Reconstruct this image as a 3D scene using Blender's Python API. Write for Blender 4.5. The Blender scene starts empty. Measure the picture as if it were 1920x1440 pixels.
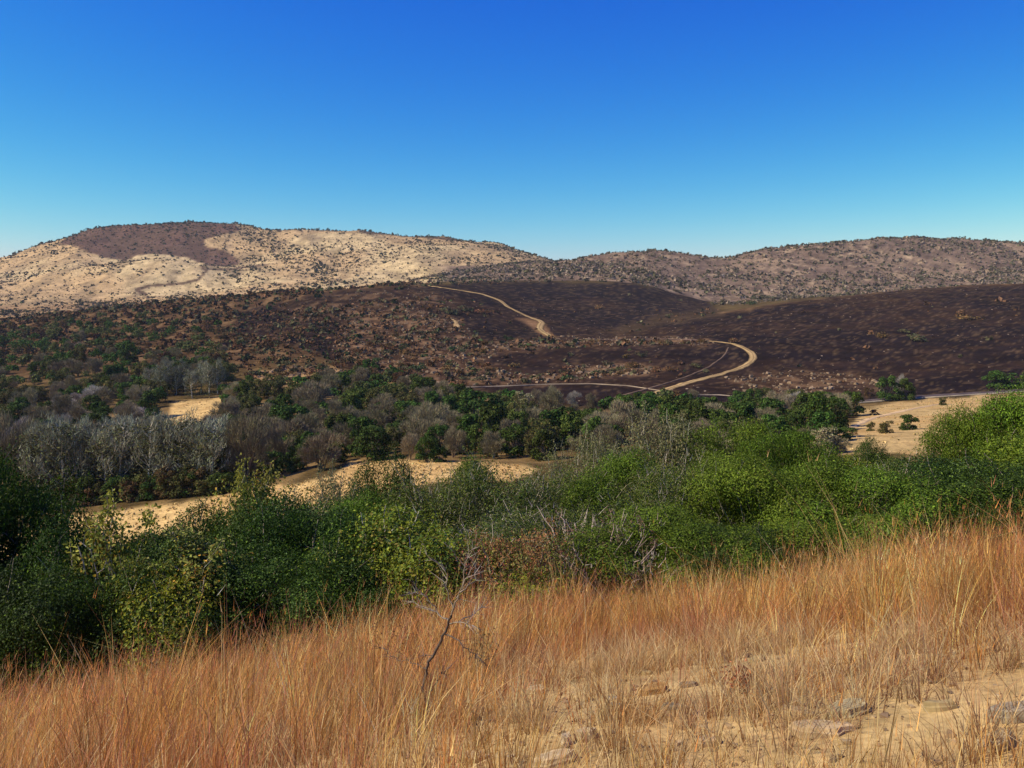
import bpy, math, random
import numpy as np
from mathutils import Vector

# ------------------------------------------------------------------ camera, sky, sun, exposure
S = bpy.context.scene
COL = S.collection
F = 1663.0            # focal length in photograph pixels (1920 wide)
HY = 540.0            # photograph row of the true horizon
cam_d = bpy.data.cameras.new('camera')
cam_d.sensor_width = 36.0
cam_d.lens = 36.0 * F / 1920.0
cam_d.shift_y = -(720.0 - HY) / 1920.0
cam_d.clip_start = 0.1
cam_d.clip_end = 20000.0
cam = bpy.data.objects.new('camera', cam_d)
COL.objects.link(cam)
cam.location = (0, 0, 0)
cam.rotation_euler = (math.radians(90), 0, 0)
S.camera = cam

SUN_AZ = math.radians(-99)      # direction of the sun, clockwise from +Y (so: left, a little ahead)
SUN_EL = math.radians(43)
world = bpy.data.worlds.new('World')
S.world = world
world.use_nodes = True
wn, wl = world.node_tree.nodes, world.node_tree.links
wn.clear()
sky = wn.new('ShaderNodeTexSky')
sky.sky_type = 'NISHITA'
sky.sun_disc = False
sky.sun_elevation = SUN_EL
sky.sun_rotation = SUN_AZ
sky.altitude = 1400
sky.air_density = 1.25
sky.dust_density = 0.5
sky.ozone_density = 3.0
sp = wn.new('ShaderNodeSeparateColor'); cb = wn.new('ShaderNodeCombineColor')
# deeper, more saturated blue: one power law per channel, the same all over the sky
for ch, p_, ref, gain in (('Red', 2.9, 2.6, 0.42), ('Green', 1.70, 4.5, 3.55), ('Blue', 0.42, 6.0, 7.55)):
    m0 = wn.new('ShaderNodeMath'); m0.operation = 'DIVIDE'; m0.inputs[1].default_value = ref
    m1 = wn.new('ShaderNodeMath'); m1.operation = 'POWER'; m1.inputs[1].default_value = p_
    m2 = wn.new('ShaderNodeMath'); m2.operation = 'MULTIPLY'; m2.inputs[1].default_value = gain
    wl.new(sp.outputs[ch], m0.inputs[0]); wl.new(m0.outputs[0], m1.inputs[0]); wl.new(m1.outputs[0], m2.inputs[0]); wl.new(m2.outputs[0], cb.inputs[ch])
bg = wn.new('ShaderNodeBackground')
bg.inputs['Strength'].default_value = 0.085
wo = wn.new('ShaderNodeOutputWorld')
wl.new(sky.outputs[0], sp.inputs[0])
wl.new(cb.outputs[0], bg.inputs['Color'])
wl.new(bg.outputs[0], wo.inputs['Surface'])

sun_d = bpy.data.lights.new('sun', 'SUN')
sun_d.energy = 5.0
sun_d.angle = math.radians(0.5)
sun_d.color = (1.0, 0.90, 0.72)
sun = bpy.data.objects.new('sun', sun_d)
COL.objects.link(sun)
sdir = Vector((math.sin(SUN_AZ) * math.cos(SUN_EL), math.cos(SUN_AZ) * math.cos(SUN_EL), math.sin(SUN_EL)))
sun.rotation_euler = sdir.to_track_quat('Z', 'Y').to_euler()

S.view_settings.view_transform = 'Standard'
S.view_settings.look = 'None'
S.view_settings.exposure = 0.3
S.view_settings.gamma = 1.0
S.render.engine = 'CYCLES'
S.render.resolution_x, S.render.resolution_y = 1024, 768
S.cycles.max_bounces = 5
S.cycles.diffuse_bounces = 3
S.cycles.transmission_bounces = 3
S.cycles.transparent_max_bounces = 4
S.cycles.volume_bounces = 0

rng = np.random.default_rng(7)
random.seed(7)

# ------------------------------------------------------------------ noise
def _hash(ix, iy, seed):
    h = (ix.astype(np.int64) * 374761393 + iy.astype(np.int64) * 668265263 + seed * 1442695041) & 0xFFFFFFFF
    h = ((h ^ (h >> 13)) * 1274126177) & 0xFFFFFFFF
    h = h ^ (h >> 16)
    return (h & 0xFFFF) / 65535.0
def vnoise(x, y, seed=0):
    ix = np.floor(x); iy = np.floor(y)
    fx = x - ix; fy = y - iy
    fx = fx * fx * (3 - 2 * fx); fy = fy * fy * (3 - 2 * fy)
    a = _hash(ix, iy, seed); b = _hash(ix + 1, iy, seed)
    c = _hash(ix, iy + 1, seed); d = _hash(ix + 1, iy + 1, seed)
    return (a * (1 - fx) + b * fx) * (1 - fy) + (c * (1 - fx) + d * fx) * fy
def fbm(x, y, seed=0, octs=4):
    s = 0; a = 1; t = 0
    for o in range(octs):
        s = s + a * vnoise(x * 2 ** o + 17.3 * o, y * 2 ** o - 9.1 * o, seed + o)
        t += a; a *= 0.5
    return s / t            # 0..1
def sstep(e0, e1, x):
    t = np.clip((x - e0) / (e1 - e0), 0, 1)
    return t * t * (3 - 2 * t)

# ------------------------------------------------------------------ the lie of the land
def near_plane(X, Y):
    ye = 0.5 * (Y + 3.0 + np.sqrt((Y - 3.0) ** 2 + 1.0))
    hump = 0.34 * np.exp(-((X / np.maximum(Y, 1.0) + 0.03) / 0.15) ** 2) * np.clip((Y - 6.0) / 6.0, 0, 1)
    return -0.37 - 0.386 * ye + 0.154 * X + hump
# each row: distance, then the rows at which ground of that distance shows, as (column, row)
LAY = [
 (28,  [(-300, 1230), (0, 1190), (400, 1160), (900, 1100), (1400, 1010), (1920, 960), (2300, 940)]),
 (60,  [(-300, 1125), (0, 1100), (400, 1070), (900, 1020), (1400, 950), (1920, 895), (2300, 870)]),
 (95,  [(-300, 1055), (0, 1030), (200, 998), (400, 965), (600, 930), (800, 900), (1000, 893), (1300, 866), (1600, 850), (1920, 832), (2300, 820)]),
 (112, [(-300, 1015), (0, 985), (200, 958), (400, 932), (600, 893), (800, 868), (1000, 868), (1300, 845), (1600, 828), (1920, 806), (2300, 790)]),
 (150, [(-300, 930), (0, 900), (200, 885), (400, 862), (600, 835), (800, 820), (1000, 820), (1300, 808), (1600, 800), (1920, 778), (2300, 765)]),
 (210, [(-300, 840), (0, 822), (200, 806), (400, 784), (600, 772), (800, 775), (1000, 785), (1300, 783), (1600, 772), (1920, 750), (2300, 735)]),
 (270, [(-300, 775), (0, 760), (200, 748), (400, 738), (600, 725), (800, 730), (1000, 745), (1300, 748), (1600, 750), (1920, 735), (2300, 725)]),
 (340, [(-300, 720), (0, 712), (200, 700), (400, 690), (600, 678), (800, 685), (1000, 700), (1300, 705), (1600, 706), (1920, 692), (2300, 680)]),
 (430, [(-300, 680), (0, 668), (200, 652), (400, 640), (600, 628), (800, 638), (1000, 652), (1300, 647), (1600, 645), (1920, 632), (2300, 620)]),
 (520, [(-300, 645), (0, 636), (200, 617), (400, 600), (600, 585), (800, 592), (1000, 627), (1200, 627), (1400, 612), (1600, 604), (1920, 585), (2300, 572)]),
 (640, [(-300, 615), (0, 602), (150, 585), (300, 568), (450, 553), (600, 543), (720, 540), (850, 556), (1000, 590), (1150, 607), (1300, 596), (1450, 573), (1600, 560), (1760, 552), (1920, 545), (2300, 530)]),
 (770, [(-300, 625), (0, 612), (300, 585), (450, 572), (600, 560), (720, 532), (850, 536), (1000, 552), (1200, 572), (1340, 588), (1500, 565), (1680, 546), (1800, 537), (1920, 530), (2300, 518)]),
 (900, [(-300, 607), (0, 597), (200, 590), (400, 580), (600, 566), (720, 536), (850, 529), (1000, 527), (1200, 532), (1340, 568), (1500, 560), (1680, 552), (1920, 545), (2300, 535)]),
 (1080, [(-300, 585), (0, 580), (200, 576), (400, 568), (600, 556), (760, 530), (850, 516), (1000, 505), (1200, 500), (1340, 520), (1500, 520), (1700, 520), (1920, 518), (2300, 515)]),
 (1300, [(-300, 562), (0, 558), (200, 552), (400, 545), (600, 532), (800, 522), (950, 497), (1050, 493), (1150, 478), (1220, 467), (1300, 481), (1350, 487), (1400, 476), (1450, 469), (1530, 458), (1620, 451), (1720, 448), (1800, 451), (1920, 457), (2300, 480)]),
 (1450, [(-300, 545), (0, 530), (120, 512), (220, 492), (300, 483), (370, 494), (430, 508), (600, 500), (800, 484), (950, 497), (1080, 505), (1300, 500), (1600, 475), (1920, 480), (2300, 495)]),
 (1540, [(-300, 535), (0, 515), (120, 494), (220, 492), (300, 488), (370, 497), (430, 502), (600, 480), (800, 468), (950, 476), (1080, 502), (1300, 505), (1920, 495), (2300, 500)]),
 (1800, [(-300, 512), (-100, 498), (0, 486), (40, 474), (80, 459), (130, 442), (180, 427), (230, 421), (350, 418), (420, 420), (480, 427), (560, 434), (650, 434), (720, 437), (800, 444), (870, 450), (930, 455), (980, 474), (1030, 491), (1080, 505), (1200, 515), (1920, 510), (2300, 510)]),
 (2200, [(-300, 520), (0, 505), (300, 470), (700, 475), (1000, 515), (1920, 520), (2300, 520)]),
 (2800, [(-300, 525), (0, 522), (300, 522), (700, 522), (1000, 522), (1920, 524), (2300, 525)]),
 (4200, [(-300, 532), (2300, 532)]),
]
PXG = np.arange(-900, 2821, 20.0)
YK = np.array([14.0] + [l[0] for l in LAY])
ZK = np.zeros((len(PXG), len(YK)))
ker = np.array([1, 2, 1.0]); ker /= ker.sum()
for k, (yk, pts) in enumerate(LAY):
    a = np.array(pts, float)
    row = np.interp(PXG, a[:, 0], a[:, 1])
    row = np.convolve(np.pad(row, 1, mode='edge'), ker, mode='valid')
    ZK[:, k + 1] = (HY - row) / F * yk
ZK[:, 0] = near_plane((PXG - 960) / F * 14.0, 14.0)
LY0, LY1, NLY = math.log(14.0), math.log(4200.0), 700
YG = np.exp(np.linspace(LY0, LY1, NLY))
def pchip_rows(x, y, xq):
    h = np.diff(x); d = np.diff(y, axis=1) / h
    m = np.zeros_like(y)
    w1 = 2 * h[1:] + h[:-1]; w2 = h[1:] + 2 * h[:-1]
    ok = (d[:, :-1] * d[:, 1:]) > 0
    dd0 = np.where(ok, d[:, :-1], 1.0); dd1 = np.where(ok, d[:, 1:], 1.0)
    m[:, 1:-1] = np.where(ok, (w1 + w2) / (w1 / dd0 + w2 / dd1), 0)
    m[:, 0] = d[:, 0]; m[:, -1] = d[:, -1]
    i = np.clip(np.searchsorted(x, xq) - 1, 0, len(x) - 2)
    t = (xq - x[i]) / h[i]
    h00 = 2 * t**3 - 3 * t**2 + 1; h10 = t**3 - 2 * t**2 + t; h01 = -2 * t**3 + 3 * t**2; h11 = t**3 - t**2
    return h00 * y[:, i] + h10 * h[i] * m[:, i] + h01 * y[:, i + 1] + h11 * h[i] * m[:, i + 1]
ZT = pchip_rows(YK, ZK, YG)
def height(X, Y):
    X = np.asarray(X, float); Y = np.asarray(Y, float)
    Yc = np.clip(Y, 14.0, 4199.0)
    px = np.clip(960 + F * X / Yc, PXG[0], PXG[-1] - 0.01)
    u = (px - PXG[0]) / 20.0; i = np.clip(u.astype(int), 0, len(PXG) - 2); fu = u - i
    v = (np.log(Yc) - LY0) / (LY1 - LY0) * (NLY - 1); j = np.clip(v.astype(int), 0, NLY - 2); fv = v - j
    far = (ZT[i, j] * (1 - fu) + ZT[i + 1, j] * fu) * (1 - fv) + (ZT[i, j + 1] * (1 - fu) + ZT[i + 1, j + 1] * fu) * fv
    z = np.where(Y < 14.0, near_plane(X, Y), far)
    z = z + 0.10 * (fbm(X * 0.7, Y * 0.7, 3, 4) - 0.5) * np.clip(14 / np.maximum(Y, 4), 0, 1)
    amp = np.clip((Y - 20) * 0.006, 0, 2.6)
    z = z + amp * (fbm(X * 0.045, Y * 0.045, 11, 3) - 0.5)
    a2 = np.clip((Y - 700) * 0.02, 0, 11)
    rd = 1 - np.abs(2 * fbm(X * 0.0075 + Y * 0.002, Y * 0.0035, 21, 4) - 1)
    z = z + a2 * (rd - 0.75)
    z = z + np.clip((Y - 250) * 0.004, 0, 2.0) * (fbm(X * 0.02, Y * 0.02, 31, 4) - 0.5)
    return z
YS = np.exp(np.linspace(math.log(2.0), math.log(2300.0), 1500))
def ground_at(px, py, ymin=2.0):
    """the point of the ground seen at this place of the photograph"""
    X = (px - 960) / F * YS
    p = HY - F * height(X, YS) / YS
    run = np.where(YS >= ymin, p, 1e9)
    idx = np.nonzero(run <= py)[0]
    if len(idx) == 0: return None
    i = idx[0]; y = YS[i]
    if i > 0 and run[i - 1] < 1e8:
        t = (run[i - 1] - py) / max(run[i - 1] - run[i], 1e-6); y = YS[i - 1] + (YS[i] - YS[i - 1]) * t
    x = (px - 960) / F * y
    return x, y, float(height(x, y))
# sight-line table: is the ground at (px, Y) seen over everything nearer?
VPX = np.arange(-100, 2021, 10.0)
VP = np.array([HY - F * height((p - 960) / F * YS, YS) / YS for p in VPX])
VH = np.minimum.accumulate(VP, axis=1)       # highest row reached so far
def visible(px, Y, h_px=0.0):
    i = int(np.clip((px + 100) / 10, 0, len(VPX) - 1)); j = int(np.clip(np.searchsorted(YS, Y), 1, len(YS) - 1))
    return VP[i, j] - h_px <= VH[i, j - 1] + 2.0

# ------------------------------------------------------------------ mesh helpers
def mesh_from(name, V, Fc, mats, color=None, midx=None, smooth=False, nper=None):
    """V (n,3); Fc (m,k) equal-sized faces or list of such arrays; color (n,4) point colours"""
    me = bpy.data.meshes.new(name)
    groups = Fc if isinstance(Fc, list) else [Fc]
    groups = [np.asarray(g, np.int32) for g in groups if len(g)]
    loops = np.concatenate([g.ravel() for g in groups])
    tot = np.concatenate([np.full(len(g), g.shape[1], np.int32) for g in groups])
    start = np.concatenate([[0], np.cumsum(tot)[:-1]]).astype(np.int32)
    me.vertices.add(len(V)); me.vertices.foreach_set('co', np.asarray(V, np.float32).ravel())
    me.loops.add(len(loops)); me.loops.foreach_set('vertex_index', loops)
    me.polygons.add(len(tot)); me.polygons.foreach_set('loop_start', start)
    try: me.polygons.foreach_set('loop_total', tot)
    except Exception: pass
    if midx is not None: me.polygons.foreach_set('material_index', np.asarray(midx, np.int32))
    me.polygons.foreach_set('use_smooth', np.full(len(tot), smooth))
    for m in mats: me.materials.append(m)
    if color is not None:
        at = me.color_attributes.new('tint', 'FLOAT_COLOR', 'POINT')
        c = np.ones((len(V), 4), np.float32); c[:, :3] = color[:, :3]
        at.data.foreach_set('color', c.ravel())
    me.update(calc_edges=True)
    me.validate()
    return me
def link(name, me, parent=None, loc=None, kind=None, label=None, cat=None, group=None):
    o = bpy.data.objects.new(name, me); COL.objects.link(o)
    if parent is not None: o.parent = parent
    if loc is not None: o.location = loc
    if kind: o['kind'] = kind
    if label: o['label'] = label
    if cat: o['category'] = cat
    if group: o['group'] = group
    return o
class Buf:
    """collects vertices, faces and point colours for one mesh"""
    def __init__(s): s.V = []; s.T = []; s.Q = []; s.C = []; s.n = 0
    def add(s, V, T=None, Q=None, c=None):
        V = np.asarray(V, float); s.V.append(V)
        if T is not None and len(T): s.T.append(np.asarray(T) + s.n)
        if Q is not None and len(Q): s.Q.append(np.asarray(Q) + s.n)
        if c is None: c = np.ones((len(V), 3))
        c = np.asarray(c, float)
        if c.ndim == 1: c = np.tile(c, (len(V), 1))
        s.C.append(c); s.n += len(V)
    def mesh(s, name, mats, smooth=False):
        g = []
        if s.T: g.append(np.concatenate(s.T))
        if s.Q: g.append(np.concatenate(s.Q))
        return mesh_from(name, np.concatenate(s.V), g, mats, np.concatenate(s.C), smooth=smooth)
def unit(v):
    return v / np.maximum(np.linalg.norm(v, axis=-1, keepdims=True), 1e-9)
def tube(buf, pts, rad, sides=4, c=(1, 1, 1)):
    c = np.array(c, float) * np.array((1.0, 0.95, 0.82))
    pts = np.asarray(pts, float); n = len(pts)
    rad = np.asarray(rad, float) if np.ndim(rad) else np.full(n, rad)
    d = unit(np.gradient(pts, axis=0))
    ref = np.array([0.31, 0.17, 0.93]) if abs(d[0, 2]) < 0.8 else np.array([0.95, 0.2, 0.1])
    a = unit(np.cross(d, ref)); b = np.cross(d, a)
    ang = np.arange(sides) * 2 * math.pi / sides
    V = pts[:, None, :] + rad[:, None, None] * (np.cos(ang)[None, :, None] * a[:, None, :] + np.sin(ang)[None, :, None] * b[:, None, :])
    V = V.reshape(-1, 3)
    i = np.arange(n - 1)[:, None] * sides; j = np.arange(sides)[None, :]; j2 = (j + 1) % sides
    Q = np.stack([i + j, i + j2, i + sides + j2, i + sides + j], -1).reshape(-1, 4)
    buf.add(V, Q=Q, c=np.array(c, float))
def leaves(buf, P, N, ln, wd, C, r, droop=0.0, rnd=0.36):
    """rhombic folded leaves at P facing about N"""
    n = len(P)
    N = unit(unit(N) + r.normal(0, rnd, (n, 3)))
    t = unit(np.cross(N, r.normal(0, 1, (n, 3))) + np.array([0, 0, -droop]))
    s = unit(np.cross(N, t))
    ln = np.broadcast_to(ln, n)[:, None] * r.uniform(0.7, 1.3, (n, 1)); wd = np.broadcast_to(wd, n)[:, None] * r.uniform(0.7, 1.3, (n, 1))
    a = P - t * ln * 0.5; b = P + t * ln * 0.5
    l = P - s * wd * 0.5 + N * wd * 0.18; q = P + s * wd * 0.5 + N * wd * 0.18
    V = np.stack([a, l, b, q], 1).reshape(-1, 3)
    i = np.arange(n)[:, None] * 4
    T = np.concatenate([i + np.array([[0, 1, 2]]), i + np.array([[0, 2, 3]])])
    buf.add(V, T=T, c=np.repeat(C, 4, axis=0))
def slivers(buf, P, D, ln, wd, C, r):
    n = len(P); D = unit(D)
    s = unit(np.cross(D, r.normal(0, 1, (n, 3)))) * (np.broadcast_to(wd, n)[:, None])
    e = P + D * np.broadcast_to(ln, n)[:, None]
    V = np.stack([P - s * 0.5, P + s * 0.5, e], 1).reshape(-1, 3)
    buf.add(V, T=np.arange(3 * n).reshape(-1, 3), c=np.repeat(C, 3, axis=0))
def tones(r, n, base, dev=0.25, alt=None, pa=0.0):
    base = np.array(base, float); k = np.exp(r.normal(0, dev, (n, 1)))
    C = base * k * np.exp(r.normal(0, dev * 0.25, (n, 3)))
    if alt is not None:
        m = r.random(n) < pa; C[m] = np.array(alt) * k[m]
    return np.clip(C, 0, 1)

# ------------------------------------------------------------------ materials
def mat_new(name):
    m = bpy.data.materials.new(name); m.use_nodes = True
    n, l = m.node_tree.nodes, m.node_tree.links
    n.clear()
    out = n.new('ShaderNodeOutputMaterial')
    return m, n, l, out
def N(n, t, **kw):
    x = n.new(t)
    for k, v in kw.items(): setattr(x, k, v)
    return x
def tint_mat(name, mul=(1, 1, 1), rough=0.6, spec=0.3, trans=0.0, vary=0.25, hue=0.02, grain=0.0, gscale=8.0):
    """colour from the per-leaf / per-blade tint, a little different on each object"""
    m, n, l, out = mat_new(name)
    at = N(n, 'ShaderNodeAttribute', attribute_name='tint')
    oi = N(n, 'ShaderNodeObjectInfo')
    hsv = N(n, 'ShaderNodeHueSaturation')
    mr = N(n, 'ShaderNodeMapRange'); mr.inputs['To Min'].default_value = 1 - vary; mr.inputs['To Max'].default_value = 1 + vary
    l.new(oi.outputs['Random'], mr.inputs['Value']); l.new(mr.outputs[0], hsv.inputs['Value'])
    mu = N(n, 'ShaderNodeMath', operation='MULTIPLY'); mu.inputs[1].default_value = 7.31
    fr = N(n, 'ShaderNodeMath', operation='FRACT')
    mh = N(n, 'ShaderNodeMapRange'); mh.inputs['To Min'].default_value = 0.5 - hue; mh.inputs['To Max'].default_value = 0.5 + hue
    l.new(oi.outputs['Random'], mu.inputs[0]); l.new(mu.outputs[0], fr.inputs[0]); l.new(fr.outputs[0], mh.inputs['Value']); l.new(mh.outputs[0], hsv.inputs['Hue'])
    mx = N(n, 'ShaderNodeMix', data_type='RGBA', blend_type='MULTIPLY'); mx.inputs[0].default_value = 1
    mx.inputs[7].default_value = (*mul, 1)
    l.new(at.outputs['Color'], mx.inputs[6]); l.new(mx.outputs[2], hsv.inputs['Color'])
    col = hsv.outputs[0]
    if grain > 0:
        tc = N(n, 'ShaderNodeTexCoord'); nz = N(n, 'ShaderNodeTexNoise'); nz.inputs['Scale'].default_value = gscale; nz.inputs['Detail'].default_value = 5
        l.new(tc.outputs['Object'], nz.inputs['Vector'])
        g = N(n, 'ShaderNodeMapRange'); g.inputs['From Min'].default_value = 0.3; g.inputs['From Max'].default_value = 0.7
        g.inputs['To Min'].default_value = 1 - grain; g.inputs['To Max'].default_value = 1 + grain
        l.new(nz.outputs['Fac'], g.inputs['Value'])
        vm = N(n, 'ShaderNodeVectorMath', operation='SCALE'); l.new(col, vm.inputs[0]); l.new(g.outputs[0], vm.inputs['Scale'])
        col = vm.outputs[0]
    p = N(n, 'ShaderNodeBsdfPrincipled'); p.inputs['Roughness'].default_value = rough; p.inputs['Specular IOR Level'].default_value = spec
    l.new(col, p.inputs['Base Color'])
    sh = p.outputs[0]
    if trans > 0:
        tr = N(n, 'ShaderNodeBsdfTranslucent'); l.new(col, tr.inputs['Color'])
        ms = N(n, 'ShaderNodeMixShader'); ms.inputs[0].default_value = trans
        l.new(sh, ms.inputs[1]); l.new(tr.outputs[0], ms.inputs[2]); sh = ms.outputs[0]
    l.new(sh, out.inputs['Surface'])
    return m
M = {}
M['leaf'] = tint_mat('glossy_leaf', rough=0.55, spec=0.14, trans=0.28, vary=0.2, hue=0.014)
M['leaf_far'] = tint_mat('valley_leaf', rough=0.75, spec=0.1, trans=0.18, vary=0.30, hue=0.025)
M['bark'] = tint_mat('bark', rough=0.85, spec=0.15, vary=0.2, grain=0.35, gscale=14)
M['twig'] = tint_mat('dry_twig', rough=0.85, spec=0.1, vary=0.25, hue=0.012)
M['scrub'] = tint_mat('scrub_leaf', rough=0.9, spec=0.02, vary=0.3, hue=0.02)
M['grass'] = tint_mat('dry_grass_blade', rough=0.55, spec=0.25, trans=0.3, vary=0.0, hue=0.0)
M['stone'] = tint_mat('slate_stone', rough=0.85, spec=0.2, vary=0.2, hue=0.01, grain=0.3, gscale=18)

def ground_mat(name, scale1, scale2, amt, bump, bscale, speck=None):
    m, n, l, out = mat_new(name)
    at = N(n, 'ShaderNodeAttribute', attribute_name='tint')
    geo = N(n, 'ShaderNodeNewGeometry')
    col = at.outputs['Color']
    for sc, am, dt in ((scale1, amt, 6), (scale2, amt * 0.8, 4)):
        nz = N(n, 'ShaderNodeTexNoise'); nz.inputs['Scale'].default_value = sc; nz.inputs['Detail'].default_value = dt; nz.inputs['Roughness'].default_value = 0.65
        l.new(geo.outputs['Position'], nz.inputs['Vector'])
        g = N(n, 'ShaderNodeMapRange'); g.inputs['From Min'].default_value = 0.32; g.inputs['From Max'].default_value = 0.68
        g.inputs['To Min'].default_value = 1 - am; g.inputs['To Max'].default_value = 1 + am
        l.new(nz.outputs['Fac'], g.inputs['Value'])
        vm = N(n, 'ShaderNodeVectorMath', operation='SCALE'); l.new(col, vm.inputs[0]); l.new(g.outputs[0], vm.inputs['Scale'])
        col = vm.outputs[0]
    if speck:
        nz = N(n, 'ShaderNodeTexNoise'); nz.inputs['Scale'].default_value = speck[0]; nz.inputs['Detail'].default_value = 3; nz.inputs['Roughness'].default_value = 0.7
        l.new(geo.outputs['Position'], nz.inputs['Vector'])
        g = N(n, 'ShaderNodeMapRange'); g.inputs['From Min'].default_value = speck[1]; g.inputs['From Max'].default_value = speck[1] + 0.06
        l.new(nz.outputs['Fac'], g.inputs['Value'])
        mx = N(n, 'ShaderNodeMix', data_type='RGBA'); mx.inputs[7].default_value = (*speck[2], 1)
        l.new(g.outputs[0], mx.inputs[0]); l.new(col, mx.inputs[6]); col = mx.outputs[2]
    bn = N(n, 'ShaderNodeTexNoise'); bn.inputs['Scale'].default_value = bscale; bn.inputs['Detail'].default_value = 6
    l.new(geo.outputs['Position'], bn.inputs['Vector'])
    bp = N(n, 'ShaderNodeBump'); bp.inputs['Strength'].default_value = 0.7; bp.inputs['Distance'].default_value = bump
    l.new(bn.outputs['Fac'], bp.inputs['Height'])
    p = N(n, 'ShaderNodeBsdfPrincipled'); p.inputs['Roughness'].default_value = 1.0; p.inputs['Specular IOR Level'].default_value = 0.0
    l.new(col, p.inputs['Base Color']); l.new(bp.outputs[0], p.inputs['Normal']); l.new(p.outputs[0], out.inputs['Surface'])
    return m
M['soil'] = ground_mat('stony_soil', 1.6, 22, 0.3, 0.02, 14)
M['valley'] = ground_mat('valley_ground', 0.25, 2.2, 0.3, 0.5, 1.1)
M['hill'] = ground_mat('hill_ground', 0.06, 0.7, 0.34, 0.7, 0.22)
M['track'] = ground_mat('track_dirt', 0.3, 2.0, 0.15, 0.05, 2)

# ------------------------------------------------------------------ what covers the ground, region by region
def poly_mask(px, py, pts, soft):
    pts = np.array(pts, float); n = len(pts)
    inside = np.zeros(px.shape, bool); dmin = np.full(px.shape, 1e9)
    for i in range(n):
        x1, y1 = pts[i]; x2, y2 = pts[(i + 1) % n]
        c = ((y1 > py) != (y2 > py))
        with np.errstate(divide='ignore', invalid='ignore'):
            c &= px < (x2 - x1) * (py - y1) / (y2 - y1 + 1e-12) + x1
        inside ^= c
        ex, ey = x2 - x1, y2 - y1; L = ex * ex + ey * ey
        t = np.clip(((px - x1) * ex + (py - y1) * ey) / L, 0, 1)
        dmin = np.minimum(dmin, np.hypot(px - x1 - t * ex, py - y1 - t * ey))
    sd = np.where(inside, dmin, -dmin)
    return sstep(-soft, soft, sd)
def line_mask(px, py, pts, w):
    dmin = np.full(px.shape, 1e9)
    for (x1, y1), (x2, y2) in zip(pts[:-1], pts[1:]):
        ex, ey = x2 - x1, y2 - y1; L = ex * ex + ey * ey
        t = np.clip(((px - x1) * ex + (py - y1) * ey) / L, 0, 1)
        dmin = np.minimum(dmin, np.hypot(px - x1 - t * ex, py - y1 - t * ey))
    return 1 - sstep(w * 0.5, w * 1.2, dmin)
BURN_FACE = [(112, 458), (150, 432), (200, 400), (420, 400), (445, 436), (420, 442), (384, 450), (386, 462), (420, 474), (446, 492), (440, 502), (400, 503), (372, 492), (345, 484), (300, 480), (262, 483), (230, 490), (200, 484), (160, 470)]
STRIP = [(-200, 1010), (60, 992), (100, 976), (200, 958), (330, 945), (450, 922), (560, 903), (635, 884), (655, 866), (720, 864), (830, 866), (960, 870), (1000, 878), (960, 900), (800, 905), (700, 930), (600, 960), (450, 985), (300, 1005), (160, 1030), (-200, 1080)]
GLADE = [(322, 765), (330, 752), (380, 747), (425, 745), (420, 770), (385, 790), (350, 800), (305, 815)]
FIELD = [(1560, 815), (1610, 780), (1610, 765), (1740, 750), (1920, 735), (2300, 722), (2300, 850), (1920, 850), (1560, 850)]
BURNT = [(590, 552), (700, 540), (830, 533), (870, 529), (1180, 529), (1330, 560), (1350, 590), (1500, 566), (1680, 545), (1920, 530), (2400, 515), (2400, 725), (1920, 733), (1620, 751), (1200, 770), (1120, 765), (830, 735), (760, 712), (650, 690), (560, 650), (440, 625), (440, 585)]
ROCKY = [
 ([(640, 590), (760, 570), (860, 600), (900, 635), (960, 650), (900, 680), (1000, 700), (1130, 690), (1160, 705), (1000, 722), (800, 722), (700, 700), (620, 660)], 0.8),
 ([(930, 640), (1060, 630), (1330, 634), (1340, 645), (1200, 648), (1050, 652), (950, 660)], 0.75),
 ([(1060, 688), (1200, 682), (1250, 695), (1180, 705), (1080, 702)], 0.9),
 ([(1360, 708), (1480, 695), (1620, 700), (1660, 725), (1600, 745), (1400, 735)], 0.55),
 ([(480, 700), (560, 685), (650, 690), (660, 705), (560, 722), (500, 730)], 1.0),
 ([(660, 545), (800, 545), (860, 565), (800, 600), (700, 590), (560, 600), (500, 575), (580, 560)], 0.45),
]
SPUR_BRUSH = [(1140, 620), (1240, 590), (1340, 575), (1360, 592), (1260, 605), (1160, 630)]
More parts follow.
